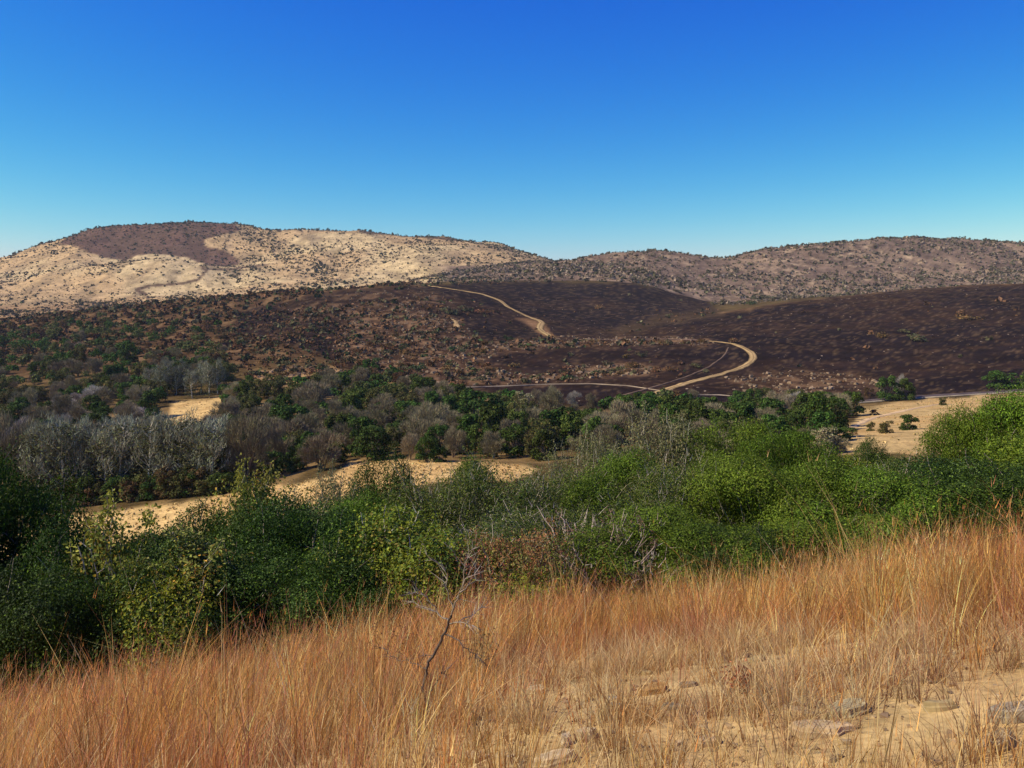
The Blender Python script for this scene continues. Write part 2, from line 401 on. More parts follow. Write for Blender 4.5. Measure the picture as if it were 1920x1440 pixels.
def cover(X, Y, Z):
    Ys = np.maximum(Y, 2.0)
    px = 960 + F * X / Ys; py = HY - F * Z / Ys
    w = np.clip(Y / 300, 0.3, 1)
    jx = px + (fbm(X / (Ys * 0.02), Y / (Ys * 0.05), 41, 3) - 0.5) * 26
    jy = py + (fbm(X / (Ys * 0.015) + 9, Y / (Ys * 0.05), 43, 3) - 0.5) * 9 + (fbm(X * 0.08, Y * 0.05, 45, 3) - 0.5) * 7
    def mixc(c, k, m):
        return c * (1 - m[..., None]) + np.array(k) * m[..., None]
    n1 = fbm(X * 0.03, Y * 0.012, 51, 4); n2 = fbm(X * 0.2, Y * 0.06, 57, 3); n3 = fbm(X * 0.006, Y * 0.006, 61, 4)
    c = np.zeros(X.shape + (3,)) + np.array((0.085, 0.060, 0.030))          # leaf litter of the valley wood
    c = mixc(c, (0.30, 0.20, 0.10), sstep(0.45, 0.65, n2) * 0.45 * (Y < 330))
    # brown ridge on the left
    m = sstep(300, 380, Y) * (Y < 800) * 1.0
    c = mixc(c, (0.075, 0.045, 0.028), m); c = mixc(c, (0.15, 0.095, 0.055), m * sstep(0.52, 0.62, n2))
    # char
    b = poly_mask(jx, jy, BURNT, 5) * (Y > 230) * (Y < 960)
    c = mixc(c, (0.0155, 0.0112, 0.0150), b)
    st = fbm(X * 0.012, Y * 0.02, 71, 7)
    c = mixc(c, (0.038, 0.022, 0.018), b * sstep(0.47, 0.70, st) * (0.25 + 0.6 * sstep(0.4, 0.6, fbm(X * 0.25, Y * 0.18, 72, 3))))
    c = mixc(c, (0.085, 0.047, 0.028), b * sstep(0.50, 0.70, 0.5 * fbm(X * 0.009, Y * 0.022, 73, 4) + 0.5 * fbm(X * 0.09, Y * 0.12, 74, 4)) * 0.45 * sstep(1300, 1500, px) * (0.2 + 0.8 * sstep(0.42, 0.6, fbm(X * 0.3, Y * 0.22, 78, 3))))
    c = mixc(c, (0.12, 0.08, 0.05), b * sstep(0.60, 0.72, fbm(X * 0.7, Y * 0.5, 77, 2)) * 0.5)
    for pts, k in ROCKY:
        m = poly_mask(jx, jy, pts, 9) * (Y > 230) * (Y < 960) * k
        c = mixc(c, (0.085, 0.048, 0.03), m * 0.6); c = mixc(c, (0.21, 0.13, 0.08), m * sstep(0.50, 0.68, fbm(X * 0.22, Y * 0.11, 81, 3)))
    m = poly_mask(jx, jy, [(965, 598), (1010, 604), (1040, 636), (1010, 628), (985, 612)], 4) * (Y > 300) * (Y < 900)
    c = mixc(c, (0.24, 0.14, 0.08), m * 0.8)
    m = poly_mask(jx, jy, ROCKY[4][0], 12) * (Y < 400) * (Y > 230)
    c = mixc(c, (0.44, 0.29, 0.15), m * sstep(0.42, 0.6, n2) * 0.8)
    m = poly_mask(jx, jy, SPUR_BRUSH, 6) * (Y > 300) * (Y < 960)
    c = mixc(c, (0.06, 0.04, 0.027), m * 0.8)
    # far hills
    left = np.maximum(((Y > 1390) & (px < 1150)) * 1.0, sstep(850, 770, jx) * (Y > 905))
    right = (Y > 905) * (1 - left)
    c = mixc(c, (0.17, 0.12, 0.098), right); c = mixc(c, (0.29, 0.21, 0.155), right * sstep(0.48, 0.70, n1) * 0.8)
    c = mixc(c, (0.36, 0.27, 0.19), right * sstep(0.62, 0.74, fbm(X * 0.11, Y * 0.06, 99, 3)) * 0.8)
    c = mixc(c, (0.075, 0.052, 0.050), right * sstep(0.50, 0.62, n2) * 0.6)
    c = mixc(c, (0.50, 0.39, 0.24), left.astype(float))
    c = mixc(c, (0.42, 0.29, 0.17), left * sstep(0.42, 0.62, n3) * 0.8)
    c = mixc(c, (0.22, 0.16, 0.11), left * sstep(0.52, 0.70, n1) * 0.6)
    c = mixc(c, (0.20, 0.15, 0.10), left * sstep(0.52, 0.66, fbm(X * 0.05 + Y * 0.02, Y * 0.03, 97, 4)) * 0.55)
    m = poly_mask(jx, jy + 2, BURN_FACE, 1.5) * (Y > 1490)
    c = mixc(c, (0.085, 0.048, 0.043), m * 0.93); c = mixc(c, (0.17, 0.10, 0.08), m * sstep(0.5, 0.7, n1) * 0.5)
    m = line_mask(jx, py, [(285, 566), (272, 552), (264, 543), (275, 536), (340, 532), (372, 524), (386, 508), (378, 500)], 3.0) * (Y > 1000)
    c = mixc(c, (0.085, 0.05, 0.04), m * 0.9)
    m = line_mask(jx, py, [(386, 505), (430, 505), (470, 500), (500, 497)], 2.2) * (Y > 1000)
    c = mixc(c, (0.10, 0.06, 0.05), m * 0.7)
    m = line_mask(jx, py, [(680, 434), (740, 439), (800, 444), (860, 450)], 3.5) * (Y > 1600)
    c = mixc(c, (0.08, 0.05, 0.045), m * 0.85)
    m = poly_mask(px, py, [(-400, 575), (0, 572), (150, 570), (240, 560), (300, 575), (150, 600), (-400, 630)], 6) * (Y > 780)
    c = mixc(c, (0.27, 0.17, 0.10), m * 0.75)
    # straw-coloured clearings
    for pts in (STRIP, GLADE, FIELD):
        m = poly_mask(jx, jy, pts, 4) * (Y > 70) * (Y < 285)
        gc = (0.56, 0.395, 0.19) if pts is not FIELD else (0.43, 0.31, 0.16)
        c = mixc(c, gc, m)
        c = mixc(c, (0.44, 0.27, 0.12), m * sstep(0.45, 0.66, n2) * 0.55)
    # hillside just below the viewer
    m = (Y < 75) * 1.0
    c = mixc(c, (0.16, 0.115, 0.06), m)
    c = mixc(c, (0.44, 0.32, 0.165), (Y < 14.5) * 1.0)
    c = mixc(c, (0.34, 0.23, 0.12), (Y < 14.5) * sstep(0.45, 0.65, fbm(X * 1.5, Y * 1.5, 91, 4)) * 0.7)
    return np.clip(c * np.array((1.0, 0.93, 0.74)), 0, 1)

def grid_mesh(name, rows, W, ncol, mat):
    t = np.linspace(-1, 1, ncol)
    Yv = np.repeat(rows, ncol); X = (t[None, :] * W(rows)[:, None]).ravel()
    Z = height(X, Yv)
    V = np.stack([X, Yv, Z], 1)
    nr = len(rows)
    i = (np.arange(nr - 1)[:, None] * ncol + np.arange(ncol - 1)[None, :]).ravel()
    Q = np.stack([i, i + 1, i + ncol + 1, i + ncol], 1)
    return mesh_from(name, V, Q, [mat], cover(X, Yv, Z), smooth=True)
link('ground', grid_mesh('ground', np.linspace(-10, 14, 190), lambda y: 0 * y + 18.0, 240, M['soil']), kind='structure')
WF = lambda y: 1.0 * y + 4.0
rows1 = np.exp(np.linspace(math.log(14.0), math.log(285.0), 190))
link('valley', grid_mesh('valley', rows1, WF, 460, M['valley']), kind='structure')
rows2 = np.concatenate([np.linspace(285, 960, 170), np.linspace(960, 1900, 190)[1:], np.linspace(1900, 4190, 16)[1:]])
link('hills', grid_mesh('hills', rows2, WF, 620, M['hill']), kind='structure')

# ------------------------------------------------------------------ tracks and footpaths, draped on the slopes
def ribbon(name, pts, w, col, ymin=60, lift=0.12, label=None, ruts=False, edge=0.3):
    P = []
    pts = np.array(pts, float)
    for (a, b) in zip(pts[:-1], pts[1:]):
        k = max(2, int(np.hypot(*(b - a)) / 4))
        for t in np.arange(k) / k:
            g = ground_at(*(a + (b - a) * t), ymin)
            if g: P.append(g)
    g = ground_at(*pts[-1], ymin)
    if g: P.append(g)
    P = np.array(P)[:, :2]
    for _ in range(3): P[1:-1] = 0.25 * P[:-2] + 0.5 * P[1:-1] + 0.25 * P[2:]
    q = [P[0]]
    for p in P[1:]:
        d = np.hypot(*(p - q[-1])); k = max(1, int(d / (w * 1.2)))
        b0 = q[-1]
        for i in range(1, k + 1): q.append(b0 + (p - b0) * i / k)
    P = np.array(q); d = unit(np.gradient(P, axis=0)); nrm = np.stack([-d[:, 1], d[:, 0]], 1)
    s = np.linspace(0, 1, len(P)) * len(P)
    wl_ = w * (0.55 + 0.6 * vnoise(s * 0.25, s * 0, 5) + 0.4 * vnoise(s * 0.9, s * 0, 15)); wr_ = w * (0.55 + 0.6 * vnoise(s * 0.2, s * 0 + 7, 6) + 0.4 * vnoise(s * 0.8, s * 0, 16))
    offs = np.array([-0.5, -0.3, -0.15, 0.0, 0.15, 0.3, 0.5])
    V = []; C = []
    for o in offs:
        xy = P + nrm * (o * (wl_ if o < 0 else wr_))[:, None]
        dep = -0.05 if (ruts and abs(abs(o) - 0.3) < 0.01) else 0.0
        edz = -0.25 if abs(o) == 0.5 else 0.0
        V.append(np.column_stack([xy, height(xy[:, 0], xy[:, 1]) + lift + dep + edz]))
        k = np.array(col) * (0.50 if ruts and o == 0 else (edge if abs(o) == 0.5 else 1.0))
        C.append(np.tile(k, (len(P), 1)) * (0.6 + 0.6 * vnoise(s * 0.5, s * 0 + o * 9, 8))[:, None])
    n = len(offs); V = np.stack(V, 1).reshape(-1, 3); C = np.stack(C, 1).reshape(-1, 3)
    i = (np.arange(len(P) - 1)[:, None] * n + np.arange(n - 1)[None, :]).ravel()
    Q = np.stack([i, i + 1, i + n + 1, i + n], 1)
    return link(name, mesh_from(name, V, Q, [M['track']], C, smooth=True), kind='structure')
TR = (0.44, 0.29, 0.125)
ribbon('dirt_track', [(1196, 751), (1215, 744), (1240, 735), (1270, 724), (1300, 715), (1350, 702), (1390, 690), (1411, 678), (1416, 671), (1407, 660), (1388, 649), (1365, 643), (1330, 640)], 3.0, TR, 230, 0.30, ruts=True)
ribbon('dirt_track', [(1330, 640), (1290, 637), (1230, 636), (1150, 637), (1080, 640)], 2.5, (0.16, 0.10, 0.07), 230, 0.30)
ribbon('dirt_track', [(806, 536), (830, 540), (870, 546), (905, 552), (935, 562), (955, 577), (985, 592), (1012, 602), (1018, 606), (1008, 614), (1020, 624), (1036, 634)], 4.2, TR, 300, 0.4, ruts=True)
ribbon('footpath', [(835, 728), (930, 725), (1030, 721), (1110, 720), (1180, 724), (1238, 733)], 0.65, (0.36, 0.27, 0.17), 230, 0.25, edge=0.6)
ribbon('footpath', [(842, 596), (853, 599), (858, 606), (855, 616)], 3.0, TR, 300, 0.4)
ribbon('footpath', [(1130, 752), (1190, 736), (1240, 722), (1290, 706), (1330, 688), (1358, 668), (1366, 652)], 0.9, (0.17, 0.11, 0.07), 230, 0.25, edge=0.5)
ribbon('footpath', [(1300, 741), (1350, 741), (1400, 746), (1440, 748)], 0.6, (0.36, 0.28, 0.19), 225, 0.25, edge=0.6)
ribbon('firebreak', [(1560, 757), (1620, 753), (1700, 746), (1780, 741), (1860, 736), (1960, 730), (2100, 722)], 5.0, (0.10, 0.075, 0.07), 230, 0.25)
ribbon('footpath', [(1600, 757), (1650, 753), (1740, 746), (1840, 740), (1920, 735), (2050, 729)], 0.8, (0.42, 0.34, 0.22), 220, 0.32, edge=0.6)
ribbon('footpath', [(1590, 804), (1630, 786), (1670, 776), (1705, 768), (1760, 758)], 1.8, (0.56, 0.38, 0.20), 100, 0.15, edge=0.8)
ribbon('footpath', [(850, 529), (900, 527), (1000, 526), (1100, 526), (1180, 529)], 2.0, (0.24, 0.16, 0.11), 800, 0.5, edge=0.8)

# ------------------------------------------------------------------ generators of plants
def lobes(r, n, rx, rz, z0, flat=0.65, small=0.45, spread=0.78):
    """lumps that together make a dome-shaped crown"""
    L = []
    for i in range(n):
        a = r.uniform(0, 2 * math.pi); q = math.sqrt(r.uniform(0, 1)) * spread
        h = r.uniform(-0.35, 1.0) * math.sqrt(max(0.05, 1 - q * q)) * flat
        s = r.uniform(small * 0.7, small * 1.25)
        L.append((q * math.cos(a) * rx, q * math.sin(a) * rx, z0 + rz * (0.5 + 0.5 * h), rx * s * 0.9, rz * s * 0.62))
    return L
def lobe_points(r, L, n, shell=0.35):
    L = np.array(L); vol = L[:, 3] ** 2; k = r.choice(len(L), n, p=vol / vol.sum())
    d = unit(r.normal(0, 1, (n, 3))); d[:, 2] = np.where(d[:, 2] < -0.35, -d[:, 2], d[:, 2])
    rad = 1 - np.abs(r.normal(0, shell, n)); rad = np.clip(rad, 0.1, 1.08)
    P = L[k, :3] + d * rad[:, None] * np.stack([L[k, 3], L[k, 3], L[k, 4]], 1)
    nn = d.copy()
    P[:, 2] = np.maximum(P[:, 2], 0.05)
    return P, nn, k
def limbs(r, buf, L, rt, col, h0=0.3, sides=5, wob=0.12):
    """stems from the base to each lump"""
    for (x, y, z, a, b) in L:
        base = np.array([r.normal(0, rt * 1.5), r.normal(0, rt * 1.5), -0.15])
        end = np.array([x, y, z + b * 0.3]); n = 6
        t = np.linspace(0, 1, n)[:, None]
        mid = base * (1 - t) + end * t
        mid[:, 2] = base[2] + (end[2] - base[2]) * (t[:, 0] ** 0.8)
        mid[1:-1] += r.normal(0, wob * np.linalg.norm(end) / n, (n - 2, 3))
        tube(buf, mid, rt * np.linspace(1, 0.2, n) * r.uniform(0.6, 1.1), sides, np.array(col) * r.uniform(0.7, 1.2))
        for q in range(3):
            i = r.integers(2, n - 1); e = mid[i] + unit(r.normal(0, 1, 3) + np.array([0, 0, 0.6])) * a * 0.9
            m2 = (mid[i] + e) / 2 + r.normal(0, 0.08, 3) * a
            tube(buf, [mid[i], m2, e], [rt * 0.35, rt * 0.22, rt * 0.07], 3, np.array(col) * r.uniform(0.7, 1.2))
KIND = {}
def bush_variant(key, seed, nleaf, rx, h, cols, ln, wd, nl=16, shell=0.3, rt=0.035, bark=(0.28, 0.24, 0.19), droop=0.3, extra_twigs=0, small=0.42, dev=0.13):
    r = np.random.default_rng(seed)
    L = lobes(r, nl, rx, h, 0.0, 0.95, small, 0.78 if nl < 17 else 0.9)
    if nl > 17: L.append((0, 0, h * 0.4, rx * 0.5, h * 0.3))
    # skirt so the bush reaches the ground
    for i in range(nl // 3):
        a = r.uniform(0, 6.28); L.append((math.cos(a) * rx * 0.6, math.sin(a) * rx * 0.6, h * 0.28, rx * 0.4, h * 0.24))
    for i in range(6):
        a = r.uniform(0, 6.28); q = r.uniform(0.1, 0.5) * rx; L.append((math.cos(a) * q, math.sin(a) * q, h * r.uniform(0.66, 0.84), rx * r.uniform(0.2, 0.36), h * 0.2))
    fb = Buf(); P, nn, k = lobe_points(r, L, nleaf, shell)
    C = tones(r, nleaf, cols[0], dev)
    lump = r.random(len(L))
    for q, (cc, pr) in enumerate(cols[1:]):
        mk = (r.random(nleaf) < pr) | ((lump[k] < pr * 0.8) & (r.random(nleaf) < 0.5)); C[mk] = tones(r, int(mk.sum()), cc, dev)
    C *= np.exp(r.normal(0, 0.30, (len(L), 1)))[k]
    # clump the leaves into sprays
    ns = max(20, nleaf // 14); cen, cn, ck = lobe_points(r, L, ns, shell)
    pick = r.integers(0, ns, nleaf); m = r.random(nleaf) < 0.6
    P[m] = cen[pick[m]] + r.normal(0, ln * 1.6, (int(m.sum()), 3)); nn[m] = cn[pick[m]]
    P[:, 2] = np.maximum(P[:, 2], 0.03)
    leaves(fb, P, nn, ln, wd, C, r, droop, 0.42)
    bb = Buf(); limbs(r, bb, L, rt, bark)
    # leafy shoots that break the outline
    for i in range(22):
        j = r.integers(0, len(L)); x, y, z, a, b = L[j]
        st = np.array([x, y, z + b * 0.4]); d = unit(np.array([r.normal(0, 0.45), r.normal(0, 0.45), 1.0])); e = st + d * (b * 0.6 + r.uniform(0.05, 0.4) * h * 0.25)
        tube(bb, [st, (st + e) / 2 + r.normal(0, 0.03, 3), e], [rt * 0.3, rt * 0.2, rt * 0.1], 3, bark)
        kk = 46; t = r.uniform(0.2, 1, kk)[:, None]; PP = st + (e - st) * t + r.normal(0, ln * 0.8, (kk, 3))
        leaves(fb, PP, np.tile(d, (kk, 1)) + r.normal(0, 0.8, (kk, 3)), ln, wd, tones(r, kk, cols[0], dev), r, 0)
    if extra_twigs:
        cen, cn, ck = lobe_points(r, L, extra_twigs, shell * 0.8)
        slivers(bb, cen, cn * 0.6 + np.array([0, 0, 0.7]) + r.normal(0, 0.4, cen.shape), r.uniform(0.15, 0.45, extra_twigs) * h * 0.28, 0.010, tones(r, extra_twigs, bark, 0.25), r)
        for i in range(extra_twigs // 12):
            j = r.integers(0, extra_twigs); st = cen[j] * np.array([0.45, 0.45, 0.5]); e = cen[j] + cn[j] * 0.22 + np.array([0, 0, 0.12])
            mm = np.linspace(0, 1, 6)[:, None]; pp = st + (e - st) * mm; pp[1:-1] += r.normal(0, 0.05, (4, 3))
            tube(bb, pp, np.linspace(0.020, 0.005, 6), 4, np.array(bark) * r.uniform(0.9, 1.7))
    h = float(np.percentile(np.concatenate(fb.V)[:, 2], 97.5)); rx = float(np.percentile(np.abs(np.concatenate(fb.V)[:, 0]), 98))
    KIND.setdefault(key, []).append((fb.mesh(key + '_foliage', [M['leaf']]), bb.mesh(key + '_branches', [M['bark']], True), rx, h))
DG = (0.032, 0.060, 0.007); MG = (0.096, 0.150, 0.011); YG_ = (0.22, 0.245, 0.018); OL = (0.120, 0.145, 0.018); PL = (0.22, 0.21, 0.085)
for s in range(2):
    bush_variant('dark', 100 + s, 48000, 2.0, 2.9, [DG, (MG, 0.12), ((0.10, 0.15, 0.04), 0.04)], 0.055, 0.026, nl=22, shell=0.12, small=0.30)
for s in range(2):
    bush_variant('green', 110 + s, 50000, 2.0, 2.9, [MG, ((0.135, 0.170, 0.020), 0.12), (DG, 0.10)], 0.058, 0.025, nl=23, shell=0.12, small=0.30)
for s in range(2):
    bush_variant('lime', 120 + s, 17000, 1.7, 2.6, [YG_, ((0.11, 0.16, 0.02), 0.35), ((0.30, 0.22, 0.04), 0.06)], 0.062, 0.04, shell=0.4, bark=(0.36, 0.32, 0.27), extra_twigs=120)
for s in range(2):
    bush_variant('olive', 130 + s, 20000, 1.9, 3.0, [OL, ((0.055, 0.085, 0.018), 0.35), ((0.19, 0.17, 0.07), 0.12)], 0.055, 0.022, shell=0.45, rt=0.028, bark=(0.33, 0.29, 0.24), extra_twigs=420)
bush_variant('pale', 140, 13000, 1.5, 2.8, [PL, ((0.15, 0.16, 0.05), 0.4), ((0.33, 0.28, 0.12), 0.1)], 0.055, 0.024, shell=0.45, bark=(0.30, 0.26, 0.21), extra_twigs=120)
bush_variant('rust', 150, 6500, 1.1, 1.9, [(0.27, 0.14, 0.045), ((0.20, 0.19, 0.05), 0.45), ((0.34, 0.12, 0.06), 0.14)], 0.06, 0.024, shell=0.4, droop=0.9, extra_twigs=80)
bush_variant('sapling', 160, 1700, 0.9, 2.3, [(0.26, 0.24, 0.035), ((0.36, 0.20, 0.03), 0.25), ((0.14, 0.17, 0.03), 0.25)], 0.06, 0.035, nl=7, shell=0.5, bark=(0.36, 0.33, 0.29), rt=0.02, extra_twigs=60)
bush_variant('sapling', 161, 1500, 0.9, 2.3, [(0.20, 0.21, 0.04), ((0.36, 0.22, 0.03), 0.25)], 0.06, 0.035, nl=7, shell=0.5, bark=(0.36, 0.33, 0.29), rt=0.02, extra_twigs=60)
bush_variant('dead', 170, 1300, 1.3, 1.7, [(0.24, 0.15, 0.085), ((0.16, 0.12, 0.05), 0.4)], 0.05, 0.02, nl=12, shell=0.5, bark=(0.30, 0.25, 0.21), rt=0.022, extra_twigs=900)
bush_variant('grey', 171, 500, 1.3, 1.8, [(0.30, 0.27, 0.20)], 0.04, 0.015, nl=12, shell=0.5, bark=(0.33, 0.29, 0.23), rt=0.018, extra_twigs=1100)

def put_bush(kind, px, pytop, Y, width, label, group, pybot=None):
    fm, bm, rx, h = KIND[kind][rng.integers(0, len(KIND[kind]))]
    x = (px - 960) / F * Y; z = float(height(x, Y))
    top = (HY - pytop) / F * Y
    sz = max(0.35, (top - z)) / (h * 0.97)
    e = link('shrub', None, loc=(x, Y, z - 0.05), label=label, cat='bush', group=group)
    e.rotation_euler = (0, 0, rng.uniform(0, 6.28)); s = width / (2 * rx); e.scale = (s, s, sz)
    link('foliage', fm, e); link('branches', bm, e)
    return e
BG = 'green bushes on the slope behind the tall grass'
OG = 'loose or leafless shrubs among the green bushes'
BUSH = [
 ('dark', -240, 900, 16, 4.5, 'dark green bush outside the left edge of the grass slope', BG),
 ('dark', -110, 870, 17, 4.5, 'tall very dark bush just outside the left edge of the view', BG),
 ('dark', -60, 875, 15.5, 2.9, 'tallest dark green bush, cut by the left edge of the view', BG),
 ('dark', 45, 1080, 13.6, 3.2, 'low dark bush at the left edge, behind the rusty grass', BG),
 ('dark', 120, 990, 15.6, 3.2, 'dark bush at the near left end of the straw-coloured strip', BG),
 ('dark', 150, 1080, 13.9, 2.4, 'low dark bush on the left, in front of the near end of the straw strip', BG),
 ('sapling', 222, 965, 14.6, 1.9, 'yellowish sapling with upright leafy shoots in front of the straw strip', OG),
 ('dark', 265, 1035, 14.3, 3.4, 'dark bush around the foot of the yellowish sapling', BG),
 ('sapling', 335, 1005, 14.2, 2.0, 'yellow-green sapling with a forked white stem, left of the big dark bush', OG),
 ('lime', 330, 1090, 13.7, 2.2, 'mottled yellow and green bush under the forked white stem', OG),
 ('dark', 400, 985, 16.5, 3.4, 'dark bush whose top touches the near edge of the straw strip', BG),
 ('dark', 480, 958, 16.8, 3.6, 'big dense dark green bush with glossy leaves, left half of its mass', BG),
 ('dark', 560, 968, 15.8, 3.6, 'big dense dark green bush below the wispy orange sapling', BG),
 ('dark', 450, 1050, 14.4, 3.2, 'front dark bush with sunlit leaves right above the rusty grass', BG),
 ('dark', 590, 1050, 14.2, 3.0, 'front dark bush left of the bright lime-green bush', BG),
 ('sapling', 440, 895, 21, 1.6, 'thin sapling with orange leaves against the far poplars', OG),
 ('sapling', 520, 895, 21, 2.3, 'wispy yellow sapling with spreading grey branches over the straw strip', OG),
 ('pale', 610, 912, 20, 2.3, 'pale leafy shrub standing before the straw-coloured strip', OG),
 ('olive', 655, 970, 18, 3.0, 'grey-green shrub between the big dark bush and the lime bush', OG),
 ('dark', 728, 885, 21, 2.4, 'upright dark green shrub poking above the bush line into the straw clearing', BG),
 ('green', 690, 955, 18, 2.6, 'mid green bush under the upright dark shrub', BG),
 ('lime', 745, 980, 15.3, 2.9, 'bright lime-green bush, brightest in the middle of the bushes', OG),
 ('lime', 830, 1030, 14.6, 2.3, 'lime-green bush right behind the little bare tree in the grass', OG),
 ('olive', 800, 918, 20, 3.2, 'olive bush with grey twigs above the lime-green bush', OG),
 ('olive', 880, 892, 20, 3.4, 'highest grey-twigged olive bush left of centre', OG),
 ('green', 872, 880, 24, 2.6, 'dense green bush cresting the bush line below the straw clearing', BG),
 ('olive', 900, 985, 16.8, 3.0, 'olive bush with slanting pale branches above the rust-leaved shrub', OG),
 ('olive', 985, 902, 20.5, 3.6, 'olive bush with a forked pale branch in the centre of the bushes', OG),
 ('rust', 965, 1005, 14.3, 1.9, 'shrub with rusty orange and yellow hanging leaves', OG),
 ('lime', 1000, 1075, 13.9, 1.7, 'small yellow-green bush at the grass edge below the rusty shrub', OG),
 ('olive', 1060, 960, 16.8, 3.2, 'sparse olive bush with long bare poles, right of the rusty shrub', OG),
 ('olive', 1090, 885, 22, 3.4, 'olive bush crest beside the pale yellow shrub', OG),
 ('dead', 1130, 985, 14.8, 2.2, 'brown half-dead twiggy shrub in the middle of the bush belt', OG),
 ('pale', 1112, 832, 31, 3.2, 'pale yellow shrub standing above the bush line before the valley wood', OG),
 ('green', 1175, 872, 20.5, 2.8, 'bright green dense bush left of the tall pale shrub', BG),
 ('pale', 1262, 800, 23, 3.6, 'tall pale olive shrub with open grey stems, tallest near the centre', OG),
 ('olive', 1250, 880, 18, 2.8, 'olive shrub with two upright white stems', OG),
 ('green', 1215, 975, 15.2, 3.0, 'feathery green bush at the grass edge below the upright white stems', BG),
 ('pale', 1340, 820, 24, 3.0, 'pale-topped shrub right of the tallest pale olive shrub', OG),
 ('green', 1335, 868, 18.5, 3.0, 'green bush right of the upright white stems', BG),
 ('green', 1300, 1000, 14.8, 2.8, 'low green bush above the orange grass right of centre', BG),
 ('green', 1400, 806, 23, 3.2, 'broad green bush with a rounded top right of the pale shrubs', BG),
 ('green', 1480, 820, 22, 2.6, 'green bush whose right shoulder drops to the sandy gully', BG),
 ('green', 1440, 878, 17, 3.0, 'broad bright green bush in the middle of the right bush mass', BG),
 ('dark', 1400, 1000, 14.6, 3.0, 'dark green bush with a shadowed hollow at its foot by the grass', BG),
 ('green', 1560, 880, 17, 3.0, 'fresh green bush below the sandy gully', BG),
 ('green', 1520, 990, 14.6, 3.2, 'low fresh green bush at the grass edge below the sandy gully', BG),
 ('lime', 1595, 868, 24, 2.2, 'yellow-green bush closing the lower end of the sandy gully', OG),
 ('dark', 1630, 838, 34, 2.6, 'dark green bush seen in the gap below the golden field', BG),
 ('grey', 1632, 885, 17.4, 1.9, 'leafless silvery shrub among the green bushes on the right', OG),
 ('green', 1640, 895, 16, 3.6, 'green bush under the leafless silvery shrub', BG),
 ('olive', 1690, 862, 20, 2.2, 'olive yellow-tipped bush left of the tall bush at the right edge', OG),
 ('green', 1815, 782, 21, 2.3, 'tall green bush rising in front of the golden field', BG),
 ('green', 1885, 766, 20, 2.6, 'tallest green bush near the right edge', BG),
 ('green', 1965, 752, 19.5, 2.8, 'tall green bush cut by the right edge of the view', BG),
 ('dark', 1750, 880, 16.5, 3.6, 'darker green bush in front of the tall bush by the golden field', BG),
 ('dark', 1850, 870, 16, 3.6, 'dark green bush in front of the tallest right-hand bush', BG),
 ('green', 1690, 975, 14.8, 2.8, 'low green bush behind the tallest orange grass', BG),
 ('dark', 1800, 950, 14.6, 2.8, 'low dark bush behind the orange grass on the right', BG),
 ('dark', 1930, 900, 14.8, 3.4, 'dark bush at the right edge above the orange grass', BG),
 ('green', 2060, 780, 18, 4.2, 'green bush outside the right edge of the view', BG),
 ('green', 2180, 800, 17, 4.2, 'second green bush outside the right edge of the view', BG),
]
for (kind, px, pt, Y, w, lab, grp) in BUSH: put_bush(kind, px, pt, Y, w, lab, grp)

# ------------------------------------------------------------------ valley trees: prototypes
VT = {}
def valley_leafy(key, seed, n, cols, rx=2.8, h=4.6, ln=0.34, wd=0.24, small=0.33):
    r = np.random.default_rng(seed); L = lobes(r, 15, rx, h * 0.85, h * 0.13, 0.95, small)
    for i in range(8):
        a = i * 0.785 + r.uniform(-.3, .3); q = r.uniform(0.5, 0.72); L.append((math.cos(a) * rx * q, math.sin(a) * rx * q, h * r.uniform(0.12, 0.3), rx * r.uniform(0.28, 0.4), h * 0.2))
    fb = Buf(); P, nn, k = lobe_points(r, L, n, 0.22); C = tones(r, n, cols[0], 0.32)
    for cc, pr in cols[1:]:
        mk = r.random(n) < pr; C[mk] = tones(r, int(mk.sum()), cc, 0.3)
    leaves(fb, P, nn, ln, wd, C, r, 0)
    bb = Buf(); limbs(r, bb, L[:8], 0.13, (0.16, 0.125, 0.095), sides=4)
    VT.setdefault(key, []).append((fb, bb, rx, h))
def valley_bare(key, seed, n, col, rx=2.8, h=4.4, ln=0.6, wd=0.05, up=0.25):
    r = np.random.default_rng(seed); L = lobes(r, 12, rx, h * 0.85, h * 0.12, 0.9, 0.42)
    for i in range(4):
        a = r.uniform(0, 6.28); L.append((math.cos(a) * rx * 0.55, math.sin(a) * rx * 0.55, h * 0.3, rx * 0.4, h * 0.2))
    fb = Buf(); P, nn, k = lobe_points(r, L, n, 0.28)
    cen = np.array([0, 0, h * 0.12]); D = unit(P - cen) + nn * 0.6 + np.array([0, 0, up * 0.4]) + r.normal(0, 0.35, P.shape)
    lnn = ln * r.uniform(0.5, 1.3, n); P = P - unit(D) * lnn[:, None] * 0.6
    slivers(fb, P, D, lnn, wd, tones(r, n, col, 0.25), r)
    bb = Buf(); limbs(r, bb, L[:9], 0.10, np.array(col) * 1.25, sides=4)
    VT.setdefault(key, []).append((fb, bb, rx, h))
for s in range(4): valley_leafy('green', 200 + s, 2800, [(0.044, 0.074, 0.012), ((0.075, 0.105, 0.018), 0.3)])
for s in range(3): valley_leafy('olive', 210 + s, 2300, [(0.082, 0.084, 0.022), ((0.12, 0.10, 0.03), 0.25)])
for s in range(2): valley_leafy('brown', 220 + s, 1900, [(0.15, 0.085, 0.034), ((0.075, 0.065, 0.025), 0.3)])
valley_leafy('straw', 230, 1500, [(0.30, 0.27, 0.13), ((0.17, 0.16, 0.07), 0.4)], ln=0.34, wd=0.24)
for s in range(4): valley_bare('bare', 240 + s, 4600, (0.215, 0.176, 0.098))
for s in range(2): valley_bare('silver', 250 + s, 4000, (0.34, 0.29, 0.23))
